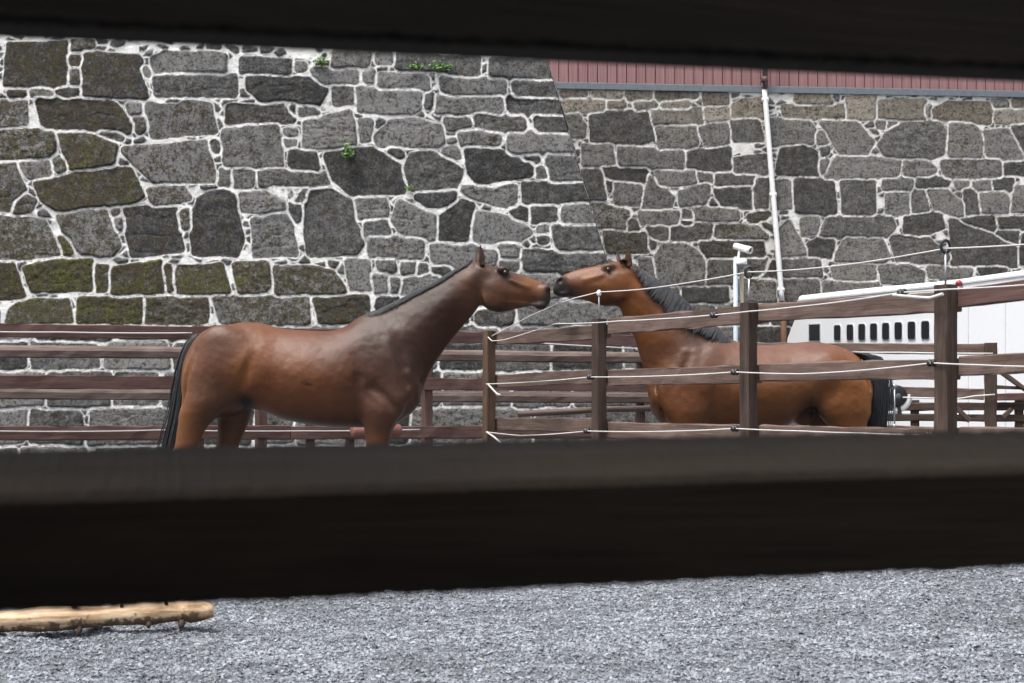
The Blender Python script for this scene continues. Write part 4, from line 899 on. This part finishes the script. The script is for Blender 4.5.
# --- right horse, facing left
H2 = dict(dir=-1, root=770, box=(544, 892, 238), base=(.135, .049, .018), eye=(607.5, 270.6, .086),
  trunk=[(651,386,410,.10),(659,364,422,.175),(675,350,428,.215),(695,341,430,.235),(714,336,431,.240),(728,340.5,432,.260),(745,344,432,.285),(763,345,431.5,.295),(785,344,427,.29),(807,342,411,.285),(825,343.3,408,.285),(840,347,412,.272),(852,352.5,414,.245),(861,361,413,.20),(869,380,404,.11)],
  neckA=(690,372), neckd=(-62,-94), neck=[(-20,48,-46,.205),(0,49,-45,.195),(18,47,-40,.165),(40,38,-33.5,.138),(65,33,-26.5,.115),(85,26,-24,.103),(103,18,-22.5,.096),(117,12,-16,.080)],
  headA=(626,276), headd=(-71,12), head=[(-5,11,-8,.060),(2,15,-20,.084),(9,16.2,-26,.100),(18,15.6,-27.4,.104),(25,15.2,-26.6,.098),(33,15,-23.4,.086),(42,14.7,-18.6,.074),(50,14,-15,.063),(58,12.4,-11.6,.057),(65,10,-10.6,.058),(70,7,-9.5,.050),(74,1,-6,.034)],
  legs={'hind_near': ([(362,824,842,.03),(374,815,854,.075),(385,812,864,.10),(400,811,866,.118),(412,813,866,.108),(424,822,862,.085),(440,838,862,.066),(450,842,864,.058),(460,846,870,.050),(468,848,871,.046),(482,853,867,.034),(500,854,867,.032),(514,852,869,.040),(524,850,865,.034),(530,846,866,.046),(538.4,842,868,.055)], .150),
        'hind_far': ([(362,812,834,.03),(374,806,842,.07),(385,800,846,.10),(400,799,848,.118),(412,803,848,.105),(425,812,846,.080),(440,820,846,.066),(450,824,846,.058),(460,828,852,.050),(468,830,853,.046),(482,835,849,.034),(500,836,849,.032),(514,834,851,.040),(524,832,847,.034),(530,828,848,.046),(538.4,824,850,.055)], .150),
        'fore_near': ([(352,680,696,.02),(374,670,704,.05),(400,664,712,.076),(412,668,707,.088),(425,670,702,.078),(438,673,700,.064),(450,675,698,.054),(465,677,697,.050),(472,676,698,.050),(482,680,695,.036),(500,681,694,.032),(515,679,697,.040),(525,678,693,.034),(530,675,695,.046),(538.4,671,697,.055)], .150),
        'fore_far': ([(352,676,692,.02),(374,666,700,.05),(400,660,708,.076),(412,662,702,.088),(425,664,696,.078),(438,666,693,.064),(450,668,691,.054),(465,670,690,.050),(472,669,691,.050),(482,673,688,.036),(500,674,687,.032),(515,672,690,.040),(525,671,686,.034),(530,668,688,.046),(538.4,664,690,.055)], .150)},
  lumps=[((684,408),(21,19),.142,.07,0,.06,'+'),((664,396),(11,12),.10,.045,0,.05,'+'),((704,374),(11,26),.128,.06,-.3,.06,'+'),((824,369),(20,18),.16,.10,0,.06,'+'),((850,390),(14,28),.125,.085,0,.06,'+'),((798,372),(6,16),.314,.026,.3,.06,'-'),
         ((608,268),(6.5,4.0),.068,.030,.2,.022,'+'),((617,288),(12,13),.076,.030,0,.03,'+'),((561,281.6),(5.5,5.2),.044,.022,0,.02,'+'),((559.8,281.6),(3.4,2.2),.066,.020,.7,.010,'-'),((607.4,271),(4.0,3.2),.100,.016,.2,.010,'-'),((564,293.5),(6,4),.028,.03,0,.02,'+'),((804,415),(10,11),.03,.05,-.5,.05,'+')],
  lines=[([(856,368,.20),(862,388,.17),(860,410,.155)],.010,.05,'-'),([(800,352,.285),(806,376,.30),(812,404,.26)],.014,.05,'-'),([(710,380,.262),(711,402,.245),(706,424,.20)],.013,.045,'-'),([(840,398,.22),(834,418,.20)],.010,.05,'-'),([(601,276,.086),(592,279,.077),(584,281,.064)],.008,.035,'+'),([(553,290,.03),(560,292,.05),(569,291.6,.060)],.0045,.008,'-'),([(648,388,.06),(642,357,.085),(634,332,.10),(625,312,.11)],.012,.035,'-'),([(735,350,.235),(726,375,.27),(725,405,.27)],.010,.05,'-'),([(690,345,.20),(680,370,.195),(672,390,.17)],.008,.05,'-'),([(652,372,.10),(657,395,.13),(662,415,.13)],.010,.03,'-'),([(658,368,.13),(664,395,.16)],.009,.03,'-')],
  patches=[(690,355,26,22,0,(.105,.052,.036),.75),(706,345,22,14,0,(.060,.042,.038),.75),(655,345,14,26,0,(.14,.055,.024),.6),(700,400,40,22,0,(.165,.062,.024),.7),(760,352,44,10,0,(.20,.098,.066),.75),(815,350,30,9,0,(.16,.082,.062),.7),(848,388,20,30,0,(.27,.094,.024),.75),(862,398,7,24,0,(.36,.13,.03),.8),(790,398,40,20,0,(.21,.085,.030),.6),(807,418,11,11,0,(.012,.010,.010),.95),(790,424,30,6,0,(.12,.05,.02),.6),  # the two greyish-brown patches along the back paint in its wet sheen
           (735,405,14,26,0,(.12,.047,.02),.5),(617,290,18,16,0,(.20,.072,.024),.8),(592,272,22,5,-9,(.23,.095,.040),.7),(585,288,14,6,-6,(.17,.065,.028),.7),(557,287,7,8,0,(.050,.046,.047),.9),(566,290,9,4,0,(.040,.034,.033),.7),(562,295.5,10,3.5,0,(.020,.018,.019),.95),(560.5,281.5,3,2.4,-40,(.012,.010,.010),.9),(608,270,7,5,0,(.05,.032,.026),.8),(600,304,22,3,-8,(.06,.028,.014),.7),(640,310,14,26,-30,(.19,.068,.022),.7),(626,262,8,8,0,(.10,.045,.025),.6)],
  ear=((629,267.5),(627,246.5),.038), ear_far=((621.5,265.5),(618,249.5),.032), ear_col=(.085,.040,.024))

def strands(fin, name, mat, gen, n, r0, seg=9, flat=1.0):
    mb = MB()
    for i in range(n):
        pts = gen(i / n, random.random()); m = len(pts)
        mb.tube(pts, [r0 * (1 - .75 * (k / (m - 1)) ** 1.6) for k in range(m)], 4, True, flat)
    return fin(mb, name, mat)
def tail(fin, guide, n, name='tail', mat='hair', yb=-.02):
    g = np.array(guide, float); tt = np.linspace(0, 1, len(g)); mb = MB()
    for i in range(n):
        a, b = random.gauss(0, .5), random.uniform(-1, 1); a = max(-1, min(1, a * 1.3)) * (1.5 if i % 17 == 0 else 1); b0_ = 1 - min(1, a * a); ln = random.uniform(.72, 1.0); ph = random.uniform(0, 6); pts = []
        for u in np.linspace(0, ln, 16):
            x, y, w = (np.interp(u, tt, g[:, k]) for k in range(3)); w_m = w / H_PXM
            pts.append(Vector((hx(x) + a * w_m * .5 + .004 * math.sin(7 * u + ph), yb + b * w_m * .35 * math.sqrt(b0_) + .004 * math.cos(6 * u + ph), hz(y))))
        mb.tube(pts, [(.0040 + .0012 * (i % 3 == 0)) * (1 - .8 * (k / 15) ** 2) for k in range(16)], 4, True)
    return fin(mb, name, M[mat])

r1, n1_, h1_, t1_, fin1 = make_horse(H1, 'dark bay horse with thin black mane, left one, stretching its neck right', H_Y)
def g1(u, r):
    u0 = 18 + 112 * u; L = .05 + .12 * random.random() + .10 * random.random() ** 4; vv0 = .99
    return [n1_.surf(u0 - 9 * k / 6 + random.gauss(0, .2), vv0 - L * (k / 6) ** 1.2, -1 if r < .72 else 1, .006 + .004 * random.random()) for k in range(7)]
strands(fin1, 'mane', M['hair'], g1, 1100, .0036)
tail(fin1, [(199.5,334.5,5),(192,343,8),(187,355,9),(183.5,375,11),(181,395,13),(178.5,415,15),(173,440,18),(170,465,20),(168,490,17),(167,512,8)], 620)

r2, n2_, h2_, t2_, fin2 = make_horse(H2, 'bright bay horse with thick grey-black mane, standing behind the fence, facing left', H_Y)
def g2(u, r):
    u0 = 4 + 113 * u; L = (.38 + .36 * random.random() + .25 * random.random() ** 3) * (.55 + .45 * min(1, (1 - u) * 5 + .15)) * float(np.interp(u0, [0, 22, 42, 62], [.30, .42, .72, 1.0])); wv = random.gauss(0, 2.4) + 1.5 * math.sin(u * 47); side = -1 if r < .86 else 1
    return [n2_.surf(u0 - 7 * (k / 8) + wv * (k / 8), .99 - L * (k / 8) ** 1.15, side, .010 + .014 * math.sin(k / 8 * 2.6) + .006 * r) for k in range(9)]
strands(fin2, 'mane', M['hair_grey'], g2, 1700, .0046)
def g2f(u, r):
    a = (random.uniform(-1, 1)) * .05
    return [Vector((hx(629 - 10 * k / 6 + random.gauss(0, .4)), a * (1 + k * .12), hz(265 - 3.5 * math.sin(k / 6 * 2.4)) + .008)) for k in range(7)]
strands(fin2, 'forelock', M['hair'], g2f, 50, .005)
tail(fin2, [(846,352,8),(860,354,11),(870,357,14),(875,368,17),(877,385,20),(876.5,405,22),(874,425,23),(872,450,24),(870,475,22),(868,505,10)], 760, mat='hair_grey')
# ------------------------------------------------------------------ red boarded building on the far wall
ux, uz, nn, P0 = WF[1], WF[2], WF[3], WF[0]
topP = P0 + uz * tTop; zt = topP.z; bld = empty('boarded_building', (6, 26.0, zt), 'faded red building of upright boards standing on the far stone wall', 'building')
inw = Vector((-nn.x, -nn.y, 0)).normalized()
M['red_board'] = NT('faded_red_board'); t = M['red_board']; g = t.pos()
nA = t.noise(t.scale(g, (30, 30, 1.2)), 1.0, 5, .6); nB = t.noise(g, 3, 3)
c = t.ramp(nA, [(.3, (.235, .115, .115)), (.55, (.32, .17, .17)), (.75, (.38, .23, .225))]); c = t.mix(t.ramp(nB, [(.4, 0.0), (.75, .35)]), c, (.27, .145, .142)); t.set(Base_Color=c, Roughness=.8); t.bump(nA, .3, .004); M['red_board'] = t.m
M['ledge'] = plain('blue_grey_flashing', (.16, .18, .20), .5, .3)
sA, sB = -1.0, 12.4; w = .172; k = 0; s_ = sA
boards = MB()
while s_ < sB:                                          # the cladding: boards a few millimetres apart on a dark backing
    c0 = topP + ux * (s_ + w / 2) + inw * (.16 + random.uniform(-.004, .004)) + Vector((0, 0, .10)); ww = w - random.uniform(.010, .016)
    boards.beam(c0, c0 + Vector((0, 0, 3.6)), ww, .025, up=inw, seg=1, jit=0, ch=.004); s_ += w
boards.build('cladding', M['red_board'], bld)
bk = MB(); c0 = topP + ux * ((sA + sB) / 2) + inw * 2.2; bk.beam(c0 + Vector((0, 0, -.02)), c0 + Vector((0, 0, 3.7)), sB - sA - .02, 3.96, up=inw, seg=1, jit=0); bk.build('wall', plain('dark_backing', (.05, .02, .02), .9), bld)
lg = MB(); lg.beam(topP + ux * sA + inw * .08 + Vector((0, 0, .045)), topP + ux * sB + inw * .08 + Vector((0, 0, .045)), .26, .05, seg=2, jit=0); lg.beam(topP + ux * sA + inw * -.045 + Vector((0, 0, .005)), topP + ux * sB + inw * -.045 + Vector((0, 0, .005)), .02, .11, seg=2, jit=0)
lg.beam(topP + ux * sA + inw * .13 + Vector((0, 0, .086)), topP + ux * sB + inw * .13 + Vector((0, 0, .086)), .05, .025, seg=2, jit=0)
lg.build('ledge', M['ledge'], bld)
rf = MB(); c0 = topP + inw * 1.9 + Vector((0, 0, 3.85)); rf.beam(c0 + ux * (sA - .4), c0 + ux * (sB + .4), 5.2, .18, seg=2, jit=0); rf.build('roof', plain('dark_roof', (.05, .05, .055), .7), bld)
# drainpipe leaning across the far wall
def wpt(x, y, off): return hit(x, y, P0 + nn * off, nn)
dp = empty('drainpipe', wpt(783, 330, .1), 'slender white drainpipe leaning down the far stone wall', 'drainpipe')
mb = MB(); mb.tube([wpt(764.5 + 17.5 * i / 24, 90 + 211 * i / 24, .12) for i in range(25)], .046, 14); mb.build('pipe', M['white_plastic'], dp)
mb = MB(); mb.tube([wpt(782, 300, .10), wpt(783.5, 322, .10), wpt(785, 420, .10)], .055, 12); mb.build('lower_pipe', plain('brown_pipe', (.22, .11, .07), .6), dp)
mb = MB(); q = wpt(764.5, 89, .10); q = q + nn * .05; mb.tube([q, q + Vector((0, 0, .5)), q + Vector((0, 0, 2.6))], .046, 12); mb.tube([q + Vector((-.01, 0, .10)), q + Vector((-.01, 0, .2))], .06, 12); mb.build('upper_pipe', plain('dark_pipe', (.085, .05, .05), .6), dp)
for y in (100, 195, 290):
    mb = MB(); x = 764.5 + (y - 90) * .083; mb.tube([wpt(x, y + 2, .10), wpt(x, y - 2, .10)], .064, 12); mb.tube([wpt(x, y, .10), wpt(x, y, .0)], .02, 8); mb.build('bracket', M['white_plastic'], dp)

# ------------------------------------------------------------------ white trailer
td = Vector((-.198, 1, .0)).normalized(); tn = Vector((-td.y, td.x, 0)); tn = tn if tn.x < 0 else -tn
TP = Vector((5.76, 16.0, 0))
def tpt(x, y, off=0.0): return hit(x, y, TP + tn * off, tn)
tr = empty('horse_trailer', TP + td * 2.5, 'long white horse trailer with a row of small dark upright windows', 'trailer')
M['trailer'] = plain('white_trailer_skin', (.76, .775, .80), .35, var=.015)
M['glass'] = plain('dark_window_glass', (.015, .018, .02), .25, spec=.3)
M['seam'] = plain('grey_seam', (.55, .56, .58), .5)
prof = [(1075, 262), (945, 280.5), (870, 287.5), (797, 295.5), (797, 310), (786, 338), (786, 342), (787, 447), (1075, 500)]
P = [tpt(*q) for q in prof]; W = -tn * 2.3
mb = MB(); n = len(P); b0 = len(mb.v); mb.v += [tuple(p) for p in P] + [tuple(p + W) for p in P]; mb.g += [(0, 0, 0)] * (2 * n)
mb.f.append(tuple(range(n))); mb.f.append(tuple(range(n, 2 * n))[::-1])
for i in range(n): mb.f.append((i, (i + 1) % n, n + (i + 1) % n, n + i))
mb.sm += [False] * (n + 2); body = mb.build('body', M['trailer'], tr)
bv = body.modifiers.new('edge', 'BEVEL'); bv.width = .10; bv.segments = 3; bv.limit_method = 'ANGLE'
def tpanel(name, q, mat, off=.008, th=.012, parent=None, r=0.0):
    A = [tpt(x, y, off) for x, y in q]
    if r:                                               # rounded corners
        B_ = []
        for i in range(4):
            p, a, c = A[i], A[i-1], A[(i+1) % 4]
            for u in np.linspace(0, 1, 5):
                s0 = p + (a - p).normalized() * r; s1 = p + (c - p).normalized() * r; B_.append(s0.lerp(p, u).lerp(p.lerp(s1, u), u))
        A = B_
    mb = MB(); n = len(A); mb.v += [tuple(p) for p in A] + [tuple(p - tn * th) for p in A]; mb.g += [(0, 0, 0)] * (2 * n)
    mb.f.append(tuple(range(n))); mb.f.append(tuple(range(n, 2 * n))[::-1]); mb.sm += [False] * (n + 2)
    for i in range(n): mb.f.append((i, (i + 1) % n, n + (i + 1) % n, n + i))
    return mb.build(name, mat, parent or tr)
wx = [(837, 6.2), (849.7, 6.2), (861.5, 6.4), (873.3, 6.6), (885.4, 6.7), (898, 7), (911.2, 7.2), (925, 7.6)]
def wt(x): return 325.3 - (x - 837) * .048
def wb(x): return 340.3 - (x - 837) * .016
for x, w in wx:
    f = tpanel('window', [(x - w/2 - .6, wt(x) - .6), (x + w/2 + .6, wt(x + w/2) - .7), (x + w/2 + .6, wb(x + w/2) + .6), (x - w/2 - .6, wb(x) + .6)], M['seam'], .010, .02, r=.05)
    tpanel('pane', [(x - w/2, wt(x)), (x + w/2, wt(x + w/2)), (x + w/2, wb(x + w/2)), (x - w/2, wb(x))], M['glass'], .016, .02, f, r=.045)
f = tpanel('window', [(808, 323.6), (820.4, 323.2), (820.4, 341.5), (808, 341.5)], M['seam'], .010, .02)
tpanel('pane', [(809, 324.6), (819.4, 324.2), (819.4, 340.5), (809, 340.5)], M['glass'], .016, .02, f)
for x in (955, 968, 1005): tpanel('panel_seam', [(x, 300), (x + .8, 299.9), (x + .8, 455), (x, 455)], M['seam'], .004, .006)
tpanel('roof_strip', [(797, 300.2), (935, 285.5), (935, 287.3), (797, 301.6)], M['seam'], .012, .015)
tpanel('roof_strip', [(935, 285.5), (1070, 268), (1070, 270), (935, 287.3)], M['seam'], .012, .015)
tpanel('skirt_line', [(800, 409), (1070, 418), (1070, 420), (800, 410)], M['seam'], .012, .015)
mb = MB(); c = tpt(958, 283.2, .05); mb.lathe(c + tn * -.04, tn, [(0, .03), (.02, .042), (.05, .036), (.07, .01)], 14); mb.build('marker_lamp', plain('red_lamp_glass', (.28, .02, .028), .3), tr)
for yq in (17.2, 18.3, 20.3, 21.3):                         # wheels under the skirt, hidden from here by rails
    c = TP + td * (yq - 16) + Vector((0, 0, .34)); c = c + tn * .02
    mb = MB(); mb.lathe(c - tn * .2, tn, [(0, .15), (0, .28), (.03, .33), (.19, .33), (.21, .28), (.21, .19)], 24); wh = mb.build('wheel', M['black_plastic'], tr)
    mb = MB(); mb.lathe(c - tn * .05, tn, [(0, .19), (.05, .18), (.055, .05), (.075, .04), (.075, .0)], 20); mb.build('rim', M['steel'], wh)

# wheel with white guard and steel rod, seen past the right horse's tail
wq = empty('spare_wheel', at(895, 440, 14.3), 'dark round wheel with white guard and steel rod, behind the bright bay horse', 'wheel')
Yw = 14.75; c = at(896, 396, Yw + .06); mb = MB(); ax = Vector((.25, -1, 0)).normalized()
mb.lathe(c - ax * .06, ax, [(0, .05), (0, .09), (.02, .112), (.09, .112), (.11, .09), (.11, .05)], 24); wwh = mb.build('tyre', M['black_plastic'], wq)
mb = MB(); mb.lathe(c - ax * .02, ax, [(0, .05), (.06, .047), (.075, .02), (.075, 0)], 18); mb.build('rim', plain('grey_rim', (.10, .11, .12), .5), wq)
mb = MB(); pts = [c + ax * -.02 + Vector((math.cos(a) * .145, .0, math.sin(a) * .145)) for a in np.linspace(-1.7, .25, 14)]; mb.tube(pts, [.012] + [.036] * 12 + [.012], 10); mb.build('guard', M['white_plastic'], wq)
mb = MB(); mb.tube([at(894.5, 385, Yw - .16), at(894.5, 424, Yw - .16)], .009, 8); mb.lathe(at(894.5, 386, Yw - .16), (0, 0, 1), [(-.02, .008), (-.01, .024), (.012, .024), (.022, .01)], 10); mb.lathe(at(894.5, 426, Yw - .16), (0, 0, 1), [(-.015, .008), (-.008, .018), (.010, .018), (.02, .009)], 10); mb.build('rod', M['steel'], wq)
pz = at(900, 424, Yw + .05); mb = MB(); mb.beam((pz.x, pz.y, 0), (pz.x, pz.y, at(900, 411, Yw + .05).z), .07, .07); mb.beam((pz.x - .0, pz.y, .9), (c.x, c.y + .02, c.z), .04, .04, up=(0, 1, 0)); mb.build('stand', M['black_plastic'], wq)

# ------------------------------------------------------------------ surveillance camera on its mast
Yc = 16.6
cm = empty('surveillance_camera', at(741, 330, Yc), 'white surveillance camera with a dome below it on a pale mast, above the right horse', 'camera')
b = at(735.6, 400, Yc); mb = MB(); mb.tube([(b.x, b.y, 0), (b.x, b.y, at(0, 257.5, Yc).z)], .027, 12); mb.build('mast', plain('pale_blue_pole', (.36, .44, .50), .4), cm)
b = at(741.6, 400, Yc + .05); mb = MB(); mb.beam((b.x, b.y, 0), (b.x, b.y, at(0, 266, Yc).z), .042, .042, up=(0, 1, 0)); mb.build('mast', plain('beige_pole', (.42, .37, .28), .5), cm)
p0, p1 = at(734.6, 246.0, Yc + .05), at(751, 250.5, Yc - .10); axd = (p1 - p0).normalized(); mb = MB(); L = (p1 - p0).length
mb.lathe(p0, axd, [(0, .0), (0, .034), (.01, .040), (L * .75, .040), (L * .76, .043), (L, .043), (L - .001, .034), (L - .02, .030)], 18); hd = mb.build('camera_head', M['white_plastic'], cm)
mb = MB(); mb.lathe(p1 - axd * .022, axd, [(0, .0), (0, .031), (.004, .028), (.006, 0)], 16); mb.build('lens', M['black_plastic'], hd)
mb = MB(); q = at(739.5, 250.5, Yc); mb.tube([q, at(738.5, 256, Yc), at(739.5, 262, Yc)], .014, 8); mb.box(at(736.5, 259, Yc), (.05, .05, .05)); mb.build('bracket', M['white_plastic'], cm)
q = at(741.3, 259.5, Yc - .06); mb = MB(); mb.lathe(q, (0, 0, -1), [(-.01, .0), (-.01, .05), (0, .066), (.05, .066), (.06, .062)], 20); dm = mb.build('dome_housing', M['white_plastic'], cm)
mb = MB(); mb.lathe(q + Vector((0, 0, -.058)), (0, 0, -1), [(.058 * math.sin(a), .058 * math.cos(a)) for a in np.linspace(0, 1.55, 8)], 20); mb.build('dome', plain('grey_dome', (.18, .19, .20), .15), dm)

# ------------------------------------------------------------------ peeled log on the gravel
lgm = NT('peeled_log'); p = lgm.pos(); gr_ = lgm.attr('grain').outputs['Vector']
nA = lgm.noise(lgm.scale(gr_, (3, 55, 55)), 1.0, 6, .6); nB = lgm.noise(p, 7, 5, .65, .5); nC = lgm.noise(p, 30, 4, .6)
c = lgm.ramp(nA, [(.32, (.19, .10, .045)), (.48, (.45, .30, .17)), (.66, (.64, .51, .36))])
sg = lgm.n('SeparateXYZ'); lgm.put(sg.inputs[0], gr_); und = lgm.math('MULTIPLY', sg.outputs[2], -3.7)
bark = lgm.math('MULTIPLY', lgm.math('SUBTRACT', lgm.math('ADD', und, lgm.math('ADD', lgm.math('MULTIPLY', nB, 1.0), lgm.math('MULTIPLY', nC, .55))), .80), 12.0, True)
c = lgm.mix(lgm.math('MULTIPLY', bark, .9), c, (.075, .042, .022)); lgm.set(Base_Color=c, Roughness=.65); lgm.bump(nC, .4, .01); M['log'] = lgm.m
la, lb = Vector((-3.35, 6.08, .072)), Vector((-1.385, 6.60, .064)); pts, rad = [], []
for i in range(60):
    u = i / 59; pts.append(la.lerp(lb, u) + Vector((0, .012 * math.sin(u * 9), .008 * math.sin(u * 7 + 1) + .002 * math.sin(u * 23)))); rad.append(.058 - .012 * u + .004 * math.sin(u * 31) + .006 * math.exp(-((u - .62) / .02) ** 2) + .007 * math.exp(-((u - .86) / .02) ** 2))
rad[-1] = .030; rad[-2] = .042; rad[-3] = .050; rad[-4] = .055
lo = empty('log', la.lerp(lb, .5), 'pale peeled log with knots and dark bark patches lying on the gravel', 'log')
mb = MB(); mb.tube(pts, rad, 22); o = mb.build('trunk', M['log'], lo)
dv = o.data; co = np.zeros(len(dv.vertices) * 3, dtype=np.float32); dv.vertices.foreach_get('co', co); co = co.reshape(-1, 3)
nz = fnoise(co[:, 0] * 1.0 + co[:, 2] * 2, co[:, 1] + co[:, 2], .09, 99, 3); co += np.stack([np.zeros(len(co)), nz * .002, nz * .003], -1); dv.vertices.foreach_set('co', co.ravel())
def stub(u, d, L, r, mat='log'):
    c = la.lerp(lb, u); dvv = Vector(d).normalized(); mb = MB(); mb.tube([c + dvv * .035, c + dvv * (.05 + L * .4), c + dvv * (.05 + L)], [r * 1.3, r, r * .6], 8); mb.build('branch_stub', M[mat], lo)
M['barkdark'] = plain('dark_bark', (.045, .026, .016), .8)
stub(.715, (-.1, -.7, -.9), .045, .013, 'barkdark'); stub(.40, (.25, -.55, -1.0), .030, .010); stub(.86, (.05, -.7, -.8), .02, .012, 'barkdark'); stub(.93, (.05, -.5, -.9), .022, .014, 'barkdark')
stub(.69, (.35, -.3, .9), .035, .009, 'barkdark'); stub(.90, (-.1, -.4, .9), .03, .008, 'barkdark'); stub(.46, (-.1, -.3, .9), .012, .010, 'barkdark'); stub(.80, (0, -.3, .9), .012, .008, 'barkdark')

# ------------------------------------------------------------------ small plants growing out of the near wall
M['leaf'] = plain('fresh_green_leaf', (.12, .23, .055), .6, var=.4, scale=40); M['leaf_moss'] = plain('yellow_green_moss', (.16, .19, .035), .8, var=.4, scale=60)
def wall_plant(x, y, size, n, label, up=1.0, wide=1.0):
    o_ = hit(x, y, WN[0] + WN[3] * .03, WN[3]); r_ = empty('wall_plant', o_, label, 'plant'); lf, stm = MB(), MB()
    for i in range(n):
        a = random.uniform(0, 6.28); el = random.uniform(.2, 1.2) * up; L = size * random.uniform(.4, 1.0)
        d = Vector((math.cos(a) * math.cos(el) * wide, -abs(math.sin(a)) * .6 * math.cos(el) - .15, math.sin(el))); e = o_ + d * L
        stm.tube([o_, o_ + d * L * .5 + Vector((0, 0, .01)), e], [.003, .0025, .0015], 4)
        for k in range(3):
            c = o_.lerp(e, .45 + .27 * k) + Vector((random.gauss(0, .012), random.gauss(0, .012), random.gauss(0, .012))); s_ = size * random.uniform(.10, .2)
            t1 = Vector((random.gauss(0, 1), random.gauss(0, 1), random.gauss(0, 1))).normalized(); t2 = t1.orthogonal().normalized()
            lf.quad(c - t1 * s_, c + t2 * s_ * .5, c + t1 * s_, c - t2 * s_ * .5)
    lf.build('leaves', M['leaf'], r_); stm.build('stem', M['leaf'], r_)
wall_plant(322, 66, .15, 34, 'green plant sprouting near the top of the dark wall, leftmost of the upper tufts')
wall_plant(416, 69, .12, 26, 'yellow-green tuft in the upper joint of the dark wall, left of its twin', .8, 1.2)
wall_plant(443, 70, .14, 34, 'pale green tuft in the upper joint of the dark wall, right of its twin', .8, 1.2)
wall_plant(348, 158, .17, 44, 'bright green feathery plant growing from a joint halfway up the dark wall', 1.15, .6)
wall_plant(409, 191, .09, 18, 'tiny green sprig in a joint above the neck of the left horse')

# ------------------------------------------------------------------ unseen shelter round the viewpoint, added to shade the near rails
sh = empty('added_shade_shelter', (0, -1.2, 0), 'dark open-fronted timber shelter round the viewpoint', 'shelter')
M['shelter'] = wood_mat('added_shelter_board', (.012, .009, .007), (.028, .02, .016), (.05, .038, .03))
mb = MB(); mb.beam((0, -3.2, 2.55), (0, .75, 2.75), 9.0, .10, seg=4, jit=0); mb.build('roof', M['shelter'], sh)
mb = MB(); mb.beam((-4.4, -3.1, .6), (4.4, -3.1, .6), .08, 1.4, seg=4, jit=0); mb.build('back_wall', M['shelter'], sh)  # added wall, kept low so more light reaches the near rails
for sx in (-4.4, 4.4):
    mb = MB(); mb.beam((sx, -3.05, 1.2), (sx, .55, 1.2), .08, 2.6, seg=4, jit=0); mb.build('side_wall', M['shelter'], sh)
    mb = MB(); mb.beam((sx * .985, .62, -.2), (sx * .985, .62, 2.62), .12, .12, up=(0, 1, 0)); mb.build('post', M['shelter'], sh)
